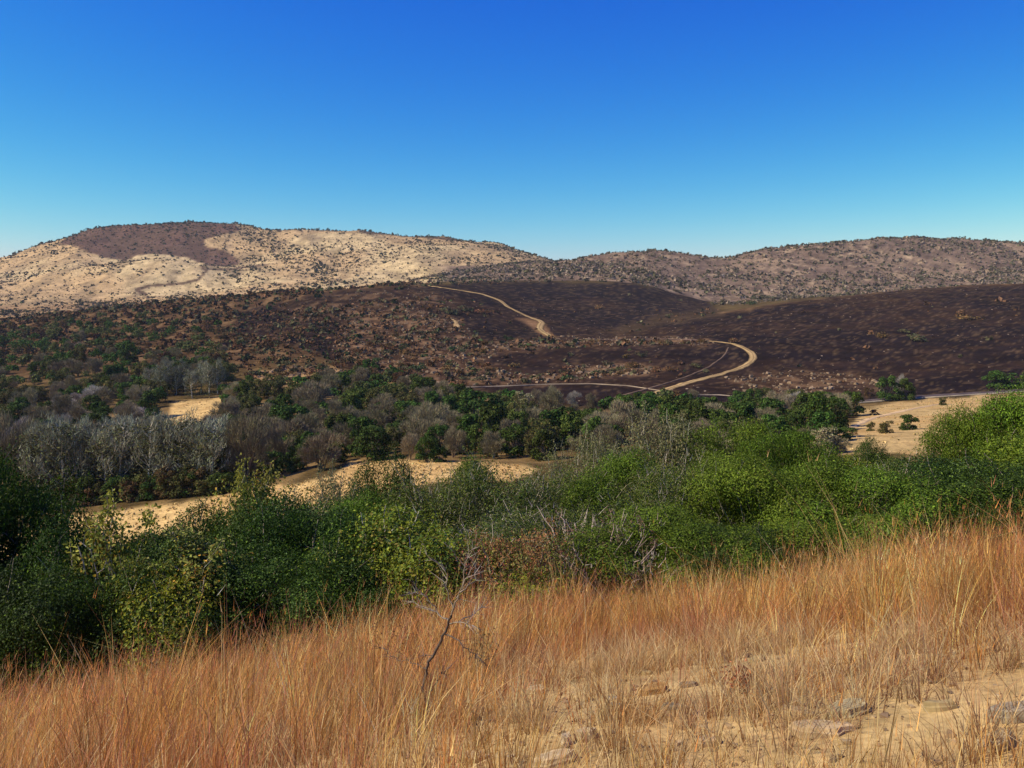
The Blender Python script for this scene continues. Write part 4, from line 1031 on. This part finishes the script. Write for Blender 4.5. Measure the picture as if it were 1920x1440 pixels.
# far left hill
lh = [(-100, 600), (-100, 490), (40, 465), (130, 435), (230, 415), (420, 415), (560, 428), (720, 432), (930, 450), (1050, 492), (900, 505), (800, 520), (640, 540), (300, 572), (150, 600)]
def dl(px, py, x, Y):
    n = float(fbm(np.array(x * 0.012), np.array(Y * 0.012), 95, 3))
    return 0.20 + 3.8 * max(0, n - 0.42)
b8 = scatter(lh, 8000, (('dusk', 2), ('rusty', 3), ('olive', 1)), 0.9, 2.6, 900, 1850)
b8 += scatter(lh, 8000, (('dusk', 5), ('olive', 2), ('green', 1.5), ('mauve', 1.5)), 1.8, 6.5, 900, 1850, dl)
sky_l = []
for px in np.arange(20, 1035, 4.6):
    px2 = px + rng.uniform(-3, 3); yy = np.linspace(1600, 1990, 50); p = HY - F * height((px2 - 960) / F * yy, yy) / yy
    if rng.random() < 0.3: continue
    Y = float(yy[np.argmin(p)]); x = (px2 - 960) / F * Y; sky_l.append([x, Y, float(height(x, Y)), 4 + 6 * rng.random() ** 2, 'dusk', px2, 0])
b8 += scatter([(425, 422), (490, 428), (560, 462), (640, 515), (600, 530), (540, 500), (480, 460)], 520, (('dusk', 4), ('green', 2)), 2.5, 6.5, 1300, 1850)
b8 += scatter(BURN_FACE, 420, (('dusk', 3), ('rusty', 1)), 1.5, 5.5, 1490, 1900)
b8 += scatter([(20, 480), (130, 440), (160, 440), (110, 480), (60, 490)], 120, (('dusk', 4), ('green', 2)), 2.5, 6.5, 1300, 1850)
emit(b8 + sky_l, 55, 'bush', lambda px, py: ('on the skyline of the far straw-coloured hill' if py == 0 else 'on the slope of the far straw-coloured hill'), 'bushes on the far left hill', 'dark scrub dotted over the far straw-coloured hill')

# ------------------------------------------------------------------ rocks on the burnt slope
def rock_shape(r, k=1.0):
    v = np.array([(x, y, z) for x in (-1, 1) for y in (-1, 1) for z in (-1, 1)], float) * 0.5
    v += r.normal(0, 0.12, v.shape); v[v[:, 2] > 0] *= np.array([0.75, 0.75, 1]); return v
RF = np.array([(0, 1, 3, 2), (4, 6, 7, 5), (0, 4, 5, 1), (2, 3, 7, 6), (0, 2, 6, 4), (1, 5, 7, 3)])
rb = Buf(); cnt = 0
for (pts, k), num in zip(ROCKY, (1500, 500, 300, 300, 250, 350)):
    for o in scatter(pts, int(num), (('tan', 1),), 0.3, 1.5, 250, 800):
        v = rock_shape(rng) * o[3] * np.array([1, 1, 0.7]); a = rng.uniform(0, 6.28); R = np.array([[math.cos(a), -math.sin(a), 0], [math.sin(a), math.cos(a), 0], [0, 0, 1]])
        rb.add(v @ R.T + np.array([o[0], o[1], o[2] + 0.1 * o[3]]), Q=RF, c=np.array((0.24, 0.165, 0.088)) * rng.uniform(0.4, 1.25)); cnt += 1
for o in scatter(BURNT[1:], 1500, (('tan', 1),), 0.25, 0.9, 250, 900):
    v = rock_shape(rng) * o[3] * np.array([1, 1, 0.6]); rb.add(v + np.array([o[0], o[1], o[2]]), Q=RF, c=np.array((0.20, 0.145, 0.09)) * rng.uniform(0.5, 1.4))
link('rocks', rb.mesh('rocks', [M['stone']]), kind='stuff', label='pale boulders strewn over the burnt slope', cat='rocks')

# dry tussocks that roughen the straw-coloured clearings
KC['straw'] = (0.54, 0.36, 0.15); KC['rusty'] = (0.42, 0.27, 0.11)
ts = []
for pl, num in ((STRIP, 2200), (FIELD, 2600), (GLADE, 250)):
    ts += scatter(pl, num, (('straw', 4), ('rusty', 2), ('olive', 0.5)), 0.10, 0.5, 90, 284)
merged('dry_tussocks', [tuple(o[:5]) for o in ts], 'pale dry grass tussocks on the straw-coloured clearings', KC, ntri=6, cat='grass')

# ------------------------------------------------------------------ foreground: stones
SB = []
def slab(r, lx, ly, lz):
    """a flat split stone with a broken outline and a layered edge"""
    n = 9; a = np.sort(r.uniform(0, 6.28, n) * 0.35 + np.arange(n) * 6.28 / n * 0.65 + np.arange(n) * 6.28 / n * 0.35); a = np.arange(n) * 6.283 / n + r.normal(0, 0.16, n)
    q = r.uniform(0.75, 1.1, n); x = np.cos(a) * q * lx / 2; y = np.sin(a) * q * ly / 2
    b = Buf(); rings = [(0.97, -0.5), (1.0, 0.05), (0.93, 0.12), (0.9, 0.42), (0.74, 0.5)]
    V = np.concatenate([np.stack([x * s, y * s, np.full(n, z * lz) + (r.normal(0, 0.05, n) * lz)], 1) for s, z in rings] + [np.array([[0, 0, 0.5 * lz]])])
    Q = [(k * n + i, k * n + (i + 1) % n, (k + 1) * n + (i + 1) % n, (k + 1) * n + i) for k in range(len(rings) - 1) for i in range(n)]
    T = [((len(rings) - 1) * n + i, (len(rings) - 1) * n + (i + 1) % n, len(rings) * n) for i in range(n)]
    b.add(V, T=T, Q=Q, c=(1, 1, 1)); return b
STONES = [ # px, py, length, width, thickness, colour, label
 (1222, 1300, 0.17, 0.12, 0.05, (0.42, 0.24, 0.10), 'orange-brown split stone standing proud of the bare soil'),
 (1160, 1332, 0.14, 0.09, 0.04, (0.20, 0.18, 0.15), 'dark grey flat stone left of the bare soil patch'),
 (1150, 1312, 0.08, 0.04, 0.02, (0.50, 0.46, 0.38), 'small pale sliver of stone beside the orange-brown stone'),
 (1290, 1288, 0.10, 0.07, 0.03, (0.24, 0.19, 0.14), 'dark stone right of the orange-brown stone'),
 (1262, 1330, 0.10, 0.07, 0.03, (0.26, 0.22, 0.17), 'grey stone under the orange-brown stone'),
 (1005, 1300, 0.13, 0.10, 0.05, (0.52, 0.44, 0.32), 'pale stone at the left end of the bare soil'),
 (1375, 1303, 0.08, 0.06, 0.03, (0.26, 0.20, 0.14), 'small brown stone in the middle of the bare soil'),
 (1385, 1275, 0.10, 0.05, 0.02, (0.44, 0.34, 0.22), 'thin tan stone at the upper edge of the bare soil'),
 (1590, 1338, 0.20, 0.13, 0.05, (0.36, 0.32, 0.24), 'broad grey-tan slab right of the thin standing grass stems'),
 (1540, 1372, 0.24, 0.15, 0.04, (0.42, 0.35, 0.23), 'largest flat slab at the bottom right'),
 (1500, 1345, 0.16, 0.10, 0.04, (0.40, 0.31, 0.19), 'tan slab left of the broad grey-tan slab'),
 (1675, 1220, 0.12, 0.04, 0.02, (0.30, 0.25, 0.16), 'long thin stone in the short straw upper right'),
 (1835, 1228, 0.16, 0.10, 0.05, (0.46, 0.34, 0.18), 'tan stone near the right edge, half sunk in soil'),
 (1098, 1385, 0.11, 0.09, 0.05, (0.46, 0.38, 0.26), 'tan stone beside the dark grass tussock'),
 (1062, 1395, 0.05, 0.08, 0.05, (0.50, 0.44, 0.34), 'small upright pale stone beside the dark grass tussock'),
 (1040, 1432, 0.20, 0.13, 0.05, (0.50, 0.42, 0.28), 'flat pale slab at the bottom edge, centre'),
 (890, 1428, 0.16, 0.10, 0.04, (0.44, 0.34, 0.19), 'flat tan slab at the bottom edge left of centre'),
 (1900, 1345, 0.18, 0.12, 0.05, (0.42, 0.39, 0.32), 'grey stone at the right edge'),
 (1760, 1330, 0.12, 0.08, 0.04, (0.34, 0.27, 0.17), 'brown stone under the grey grass on the right'),
 (1450, 1300, 0.09, 0.06, 0.03, (0.40, 0.31, 0.19), 'small tan stone right of the middle of the bare soil'),
 (1330, 1395, 0.10, 0.07, 0.03, (0.42, 0.34, 0.22), 'small flat stone low in the bare soil'),
 (1215, 1265, 0.10, 0.06, 0.03, (0.44, 0.34, 0.2), 'tan stone at the foot of the tall grass'),
 (1420, 1240, 0.12, 0.07, 0.03, (0.44, 0.36, 0.22), 'flat tan stone above the bare soil'),
 (1870, 1400, 0.15, 0.1, 0.04, (0.4, 0.34, 0.24), 'flat stone in the bottom right corner'),
]
for (px, py, lx, ly, lz, c, lab) in STONES:
    r = np.random.default_rng(int(px)); b = slab(r, lx, ly, lz); b.C = [np.tile(np.array(c) * np.array((0.80, 0.70, 0.52)), (len(b.V[0]), 1)) * r.uniform(0.85, 1.15, (len(b.V[0]), 1))]
    g = ground_at(px, py, 2.0)
    o = link('stone', b.mesh('stone', [M['stone']]), loc=(g[0], g[1], g[2] + lz * 0.25), label=lab, cat='stone', group='flat stones in the bare soil')
    o.rotation_euler = (r.uniform(-0.25, -0.05) , r.uniform(-0.22, 0.05), r.uniform(-0.6, 0.6))
pb = Buf()
r = np.random.default_rng(77)
for i in range(3800):
    Y = r.uniform(2.6, 9.5); px = r.uniform(650, 2000) if r.random() < 0.8 else r.uniform(0, 700); x = (px - 960) / F * Y
    if float(fbm(np.array(x * 2.0), np.array(Y * 2.0), 15, 2)) < 0.42: continue
    s = 0.006 + 0.026 * r.random() ** 3
    v = rock_shape(r) * s * np.array([1.4, 1, 0.55]); a = r.uniform(0, 6.28); R = np.array([[math.cos(a), -math.sin(a), 0], [math.sin(a), math.cos(a), 0], [0, 0, 1]])
    pb.add(v @ R.T + np.array([x, Y, float(height(x, Y)) + s * 0.1]), Q=RF, c=np.array(random.choice([(0.46, 0.36, 0.22), (0.34, 0.25, 0.15), (0.24, 0.19, 0.14), (0.52, 0.44, 0.30)])) * np.array((0.85, 0.72, 0.50)) * r.uniform(0.7, 1.2))
link('gravel', pb.mesh('gravel', [M['stone']]), kind='stuff', label='small broken stones and grit on the bare soil', cat='gravel')

# ------------------------------------------------------------------ foreground: dry grass
def blade_field(name, P, H, W, D, C, r, label, segs=3, bend=0.25):
    """P base points, H heights, W widths, D horizontal lean, C colours (n,3)"""
    n = len(P)
    side = r.uniform(0, math.pi, n); sv = np.stack([np.cos(side), np.sin(side) * 0.5, np.zeros(n)], 1)
    V = []; CC = []
    for k in range(segs + 1):
        t = k / segs
        q = P + np.stack([D[:, 0] * H * t ** 1.7, D[:, 1] * H * t ** 1.7, H * (t - 0.12 * np.hypot(D[:, 0], D[:, 1]) * t * t)], 1)
        w = (W * (1 - 0.55 * t))[:, None] * 0.5
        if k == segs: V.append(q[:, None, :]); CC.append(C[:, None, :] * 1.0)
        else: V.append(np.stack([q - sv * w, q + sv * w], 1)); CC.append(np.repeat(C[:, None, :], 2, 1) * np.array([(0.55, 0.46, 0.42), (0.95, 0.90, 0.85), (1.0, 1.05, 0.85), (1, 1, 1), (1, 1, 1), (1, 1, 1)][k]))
    V = np.concatenate(V, 1); m = V.shape[1]; CC = np.concatenate(CC, 1)
    i = np.arange(n)[:, None] * m
    Q = np.concatenate([i + np.array([[2 * k, 2 * k + 1, 2 * k + 3, 2 * k + 2]]) for k in range(segs - 1)]); T = i + np.array([[m - 3, m - 2, m - 1]])
    b = Buf(); b.add(V.reshape(-1, 3), T=T, Q=Q, c=CC.reshape(-1, 3))
    return link(name, b.mesh(name, [M['grass']]), kind='stuff', label=label, cat='grass')
GCOL = np.array([(0.64, 0.34, 0.11), (0.58, 0.26, 0.11), (0.78, 0.56, 0.24), (0.50, 0.25, 0.17), (0.70, 0.44, 0.16), (0.84, 0.68, 0.38)])
def open_soil(x, Y):
    """0 where the soil is bare, 1 where the grass is thick"""
    px = 960 + F * x / Y; py = HY - F * near_plane(x, Y) / Y
    n = fbm(x * 1.1, Y * 1.1, 19, 3)
    m = poly_mask(px, py, [(960, 1275), (1120, 1235), (1400, 1205), (1650, 1195), (1900, 1220), (2100, 1500), (820, 1500), (860, 1370)], 60)
    return np.clip(1 - m * (0.78 + 1.2 * (n - 0.45)), 0.03, 1)
r = np.random.default_rng(55)
# tussocks
nt = 4700
Yt = np.sqrt(r.uniform(2.0 ** 2, 14.6 ** 2, nt * 3)); xt = r.uniform(-0.72, 0.72, nt * 3) * np.maximum(Yt, 2.5)
keep = r.random(nt * 3) < open_soil(xt, Yt) * np.clip(1.35 - 0.0 * Yt, 0, 1); xt, Yt = xt[keep][:nt], Yt[keep][:nt]; nt = len(xt)
os_ = open_soil(xt, Yt)
hh = 0.80 * np.exp(r.normal(0, 0.17, nt)) * (0.50 + 0.9 * fbm(xt * 1.1, Yt * 1.1, 37, 3)) * (0.42 + 0.58 * sstep(0.25, 0.95, os_)) * np.interp(Yt, [2, 5, 9, 15], [0.40, 0.60, 0.80, 0.84])
pxt = 960 + F * xt / Yt
hue = fbm(xt * 0.6, Yt * 0.6, 23, 3) + r.normal(0, 0.16, nt)
nb = np.clip((20 * np.interp(Yt, [2, 6, 14], [1.5, 1.2, 0.9]) * r.uniform(0.5, 1.5, nt)), 5, 60).astype(int)
idx = np.repeat(np.arange(nt), nb); n = len(idx)
rad = np.abs(r.normal(0, 0.065, n)); a = r.uniform(0, 6.28, n)
P = np.stack([xt[idx] + rad * np.cos(a), Yt[idx] + rad * np.sin(a), np.zeros(n)], 1); P[:, 2] = height(P[:, 0], P[:, 1]) - 0.02
H = hh[idx] * np.clip(r.normal(0.78, 0.26, n), 0.15, 1.35)
lean = r.normal(0, 0.13, (nt, 2))[idx]
D = np.stack([np.cos(a), np.sin(a)], 1) * (np.abs(r.normal(0.05, 0.13, n)) + rad * 2.6)[:, None] + lean + np.array([0.06, 0])
wild = r.random(n) < np.interp(P[:, 1], [3, 7], [0.05, 0.12]); D[wild] = D[wild] * 2.6 + r.normal(0, 0.25, (int(wild.sum()), 2))
ci = np.clip((hue[idx] - 0.2) / 0.6 * 5 + r.normal(0, 0.9, n), 0, 5).astype(int); C = 0.92 * GCOL[np.array([3, 1, 0, 4, 2, 5])][ci] * np.exp(r.normal(0, 0.22, (n, 1))) * np.exp(r.normal(-0.10, 0.30, nt))[idx][:, None] * np.array((1.03, 0.90, 0.72))
Wd = 0.0048 * np.interp(P[:, 1], [2, 6, 14], [0.5, 0.95, 1.7]) * r.uniform(0.6, 1.3, n)
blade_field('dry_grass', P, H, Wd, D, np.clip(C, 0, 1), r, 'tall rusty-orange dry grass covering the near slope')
print('grass blades', n)
# feathery seed heads on the taller stems
sel = np.nonzero((H > 0.45) & (r.random(n) < 0.33))[0][:26000]; m = len(sel)
tip = P[sel] + np.stack([D[sel, 0] * H[sel] * 0.8, D[sel, 1] * H[sel] * 0.8, H[sel] * 0.88], 1)
b = Buf(); k = 2
PP = np.repeat(tip, k, 0) + r.normal(0, 0.008, (m * k, 3)); DD = np.array([0.1, 0, 1.0]) + r.normal(0, 0.22, (m * k, 3))
slivers(b, PP, DD, r.uniform(0.04, 0.10, m * k), 0.0032, np.clip(np.repeat(C[sel], k, 0) * np.array((1.1, 0.95, 0.9)), 0, 1), r)
link('grass_seed_heads', b.mesh('grass_seed_heads', [M['grass']]), kind='stuff', label='feathery rust-coloured seed heads of the tall grass', cat='grass')
# low pinkish tufts on the open soil, each a loose spray of fine bent blades
nq = 5200
Yq = np.sqrt(r.uniform(2.2 ** 2, 11.5 ** 2, nq)); xq = r.uniform(-0.68, 0.68, nq) * Yq
kp = (fbm(xq * 1.6, Yq * 1.6, 29, 3) + 0.12 * r.random(nq) > 0.50); xq, Yq = xq[kp], Yq[kp]; nq = len(xq)
hq = r.uniform(0.09, 0.30, nq); kb = (26 * r.uniform(0.5, 1.5, nq)).astype(int); idx = np.repeat(np.arange(nq), kb); n = len(idx)
a = r.uniform(0, 6.28, n); rad = np.abs(r.normal(0, 0.04, n))
P = np.stack([xq[idx] + rad * np.cos(a), Yq[idx] + rad * np.sin(a), np.zeros(n)], 1); P[:, 2] = height(P[:, 0], P[:, 1]) - 0.01
D = np.stack([np.cos(a), np.sin(a)], 1) * np.abs(r.normal(0.55, 0.4, n))[:, None]
pal = np.array([(0.58, 0.38, 0.17), (0.66, 0.50, 0.22), (0.46, 0.26, 0.13), (0.72, 0.57, 0.28), (0.54, 0.31, 0.11)])
C = pal[np.clip((r.integers(0, 5, nq)[idx] + (r.random(n) < 0.3)), 0, 4)] * np.exp(r.normal(0, 0.2, (n, 1)))
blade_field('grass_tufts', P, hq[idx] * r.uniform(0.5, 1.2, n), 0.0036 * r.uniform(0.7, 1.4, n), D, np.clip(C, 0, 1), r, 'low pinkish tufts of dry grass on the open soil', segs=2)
# long pale arching stalks
n = 90
Y2 = r.uniform(4.5, 12.5, n); x2 = r.uniform(-0.6, 0.6, n) * Y2
P = np.stack([x2, Y2, height(x2, Y2)], 1); a = r.normal(2.9, 0.6, n) * (r.random(n) < 0.7) + r.uniform(0, 6.28, n) * 0.0
D = np.stack([-np.abs(r.normal(0.5, 0.3, n)) * np.where(r.random(n) < 0.75, 1, -1), r.normal(0, 0.25, n)], 1)
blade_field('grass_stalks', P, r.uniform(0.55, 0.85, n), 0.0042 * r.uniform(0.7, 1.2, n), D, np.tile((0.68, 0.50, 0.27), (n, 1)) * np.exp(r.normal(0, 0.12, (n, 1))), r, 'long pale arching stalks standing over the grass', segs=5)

# ------------------------------------------------------------------ little bare tree in the grass
def P3(px, py, Y): return np.array([(px - 960) / F * Y, Y, (HY - py) / F * Y])
Y0 = 6.2
g = ground_at(797, 1370, 2.0); Y0 = g[1]
root = Vector((float(g[0]), float(Y0), float(g[2])))
e = link('bare_sapling', None, loc=root, label='little crooked leafless tree rising from the rusty grass', cat='tree')
rt = np.array(root)
tb = Buf(); tw = Buf()
DK = (0.085, 0.065, 0.055); GY = (0.22, 0.18, 0.14)
def br(buf, pts, r0, r1, c, dy=0.0):
    q = np.array([P3(x, y, Y0 + d) for (x, y, d) in pts]) - rt
    n = 4 * (len(q) - 1) + 1; t = np.linspace(0, len(q) - 1, n); f = np.stack([np.interp(t, np.arange(len(q)), q[:, k]) for k in range(3)], 1)
    for _ in range(2): f[1:-1] = 0.25 * f[:-2] + 0.5 * f[1:-1] + 0.25 * f[2:]
    f[1:-1] += np.random.default_rng(int(pts[0][0] * 7 + pts[-1][1])).normal(0, 0.004, (n - 2, 3))
    tube(buf, f, np.linspace(r0, r1, n) * 0.68, 6, c); return f
br(tb, [(797, 1378, 0), (803, 1330, 0), (793, 1290, .02), (800, 1255, .03), (815, 1225, .02), (828, 1200, 0), (842, 1170, -.03), (846, 1155, -.05)], 0.0135, 0.008, DK)
for pts, a, c in [
 ([(842, 1168, 0), (820, 1148, .05), (795, 1137, .1), (765, 1130, .15)], 0.007, GY),
 ([(846, 1156, 0), (858, 1120, -.05), (878, 1080, -.1), (892, 1040, -.15)], 0.007, GY),
 ([(850, 1140, 0), (835, 1100, .05), (840, 1070, .1), (800, 1040, .1)], 0.004, GY),
 ([(856, 1122, 0), (885, 1090, .05), (900, 1070, .1)], 0.0045, GY),
 ([(842, 1170, 0), (862, 1166, -.1), (885, 1172, -.15)], 0.006, GY),
 ([(835, 1190, 0), (862, 1200, -.15), (880, 1222, -.2), (905, 1240, -.2)], 0.006, DK),
 ([(860, 1166, 0), (890, 1150, .1), (915, 1130, .2)], 0.004, GY),
 ([(801, 1300, 0), (825, 1270, -.1), (832, 1262, -.1)], 0.004, DK),
 ([(812, 1232, 0), (795, 1225, .1), (785, 1250, .1)], 0.004, DK),
 ([(820, 1148, 0), (800, 1120, 0), (770, 1110, 0.05)], 0.0035, GY),
 ([(800, 1255, 0), (770, 1240, .1), (740, 1235, .15), (715, 1215, .2)], 0.004, DK),
 ([(868, 1100, 0), (872, 1060, .02), (885, 1030, .05)], 0.0035, GY),
]:
    f = br(tb, pts, a, 0.0018, c)
    rr = np.random.default_rng(int(pts[-1][0])); kk = 26
    j = rr.integers(len(f) // 3, len(f), kk); d = unit(f[-1] - f[0]) + rr.normal(0, 0.6, (kk, 3))
    slivers(tw, f[j], d, rr.uniform(0.03, 0.14, kk), 0.003, tones(rr, kk, c, 0.2), rr)
link('trunk', tb.mesh('trunk', [M['bark']], True), e); link('twigs', tw.mesh('twigs', [M['twig']]), e, kind='stuff')
# thin reddish weeds (dead forbs) beside it
def forb(px, py, hpx, label, col, seed):
    g = ground_at(px, py, 2.0); r = np.random.default_rng(seed); Y = g[1]; h = hpx * Y / F
    e = link('dry_weed', None, loc=g, label=label, cat='plant', group='dry weeds in the grass'); s = Buf(); l = Buf()
    for k in range(5):
        d = unit(np.array([r.normal(0, 0.35), r.normal(0, 0.3), 1.0])); hh = h * r.uniform(0.6, 1.0); p = np.array([d * hh * t + r.normal(0, 0.01, 3) for t in np.linspace(0, 1, 6)]); p[0] = 0
        tube(s, p, np.linspace(0.005, 0.0015, 6), 4, np.array(col) * 0.5)
        n = 60; t = r.uniform(0.35, 1, n); q = np.stack([np.interp(t, np.linspace(0, 1, 6), p[:, c]) for c in range(3)], 1) + r.normal(0, 0.035, (n, 3))
        leaves(l, q, r.normal(0, 1, (n, 3)), 0.022, 0.012, tones(r, n, col, 0.3), r, 0)
    link('stem', s.mesh('stem', [M['bark']]), e); link('leaves', l.mesh('leaves', [M['leaf']]), e)
forb(740, 1290, 160, 'thin dry weed with small rust leaves left of the little bare tree', (0.24, 0.12, 0.045), 1)
forb(900, 1300, 140, 'thin dry weed with brown leaves right of the little bare tree', (0.20, 0.12, 0.05), 2)
forb(700, 1230, 90, 'olive-brown dry weed at the edge of the dark bushes', (0.20, 0.15, 0.05), 3)
forb(1390, 1300, 40, 'small rust-red tuft plant on the bare soil', (0.36, 0.12, 0.05), 4)
forb(1780, 1090, 110, 'dry flower stalk with pale heads in the right-hand grass', (0.60, 0.48, 0.30), 5)
forb(1840, 1060, 110, 'tall dry flower stalk near the right edge', (0.60, 0.48, 0.30), 6)

# things that look alike are told apart by their order from the left
NUMW = ['', '', 'two', 'three', 'four', 'five', 'six', 'seven', 'eight', 'nine', 'ten', 'eleven', 'twelve']
by = {}
for o in COL.objects:
    if o.parent is None and o.get('category') and o.get('label'): by.setdefault(o['label'], []).append(o)
for lab, os_l in by.items():
    n_ = len(os_l)
    if 2 <= n_ <= 12 and len(lab.split()) <= 13:
        os_l.sort(key=lambda o: o.location.x / max(o.location.y, 1))
        for i_, o in enumerate(os_l):
            w_ = 'leftmost' if i_ == 0 else ('rightmost' if i_ == n_ - 1 else ORD[i_] + ' from left')
            o['label'] = ('%s, %s of %s' % (lab, w_, NUMW[n_])) if len(lab.split()) <= 11 else '%s, %s' % (lab, w_)

# ------------------------------------------------------------------ the air
hz = bpy.data.materials.new('air'); hz.use_nodes = True; nn_, ll_ = hz.node_tree.nodes, hz.node_tree.links; nn_.clear()
o_ = nn_.new('ShaderNodeOutputMaterial'); v_ = nn_.new('ShaderNodeVolumePrincipled')
v_.inputs['Color'].default_value = (0.82, 0.88, 0.96, 1); v_.inputs['Density'].default_value = 0.00005; v_.inputs['Anisotropy'].default_value = 0.0
ll_.new(v_.outputs[0], o_.inputs['Volume'])
hv = np.array([(x, y, z) for x in (-4400, 4400) for y in (-60, 4300) for z in (-75, 160)], float)
link('haze', mesh_from('haze', hv, RF, [hz]), kind='stuff', label='thin blue air between the viewer and the far hills', cat='haze')
tri = sum(sum(len(p.vertices) - 2 for p in me.polygons) for me in bpy.data.meshes) if False else 0
print('objects', len(bpy.data.objects), 'tris', sum(len(me.loops) - 2 * len(me.polygons) for me in bpy.data.meshes))
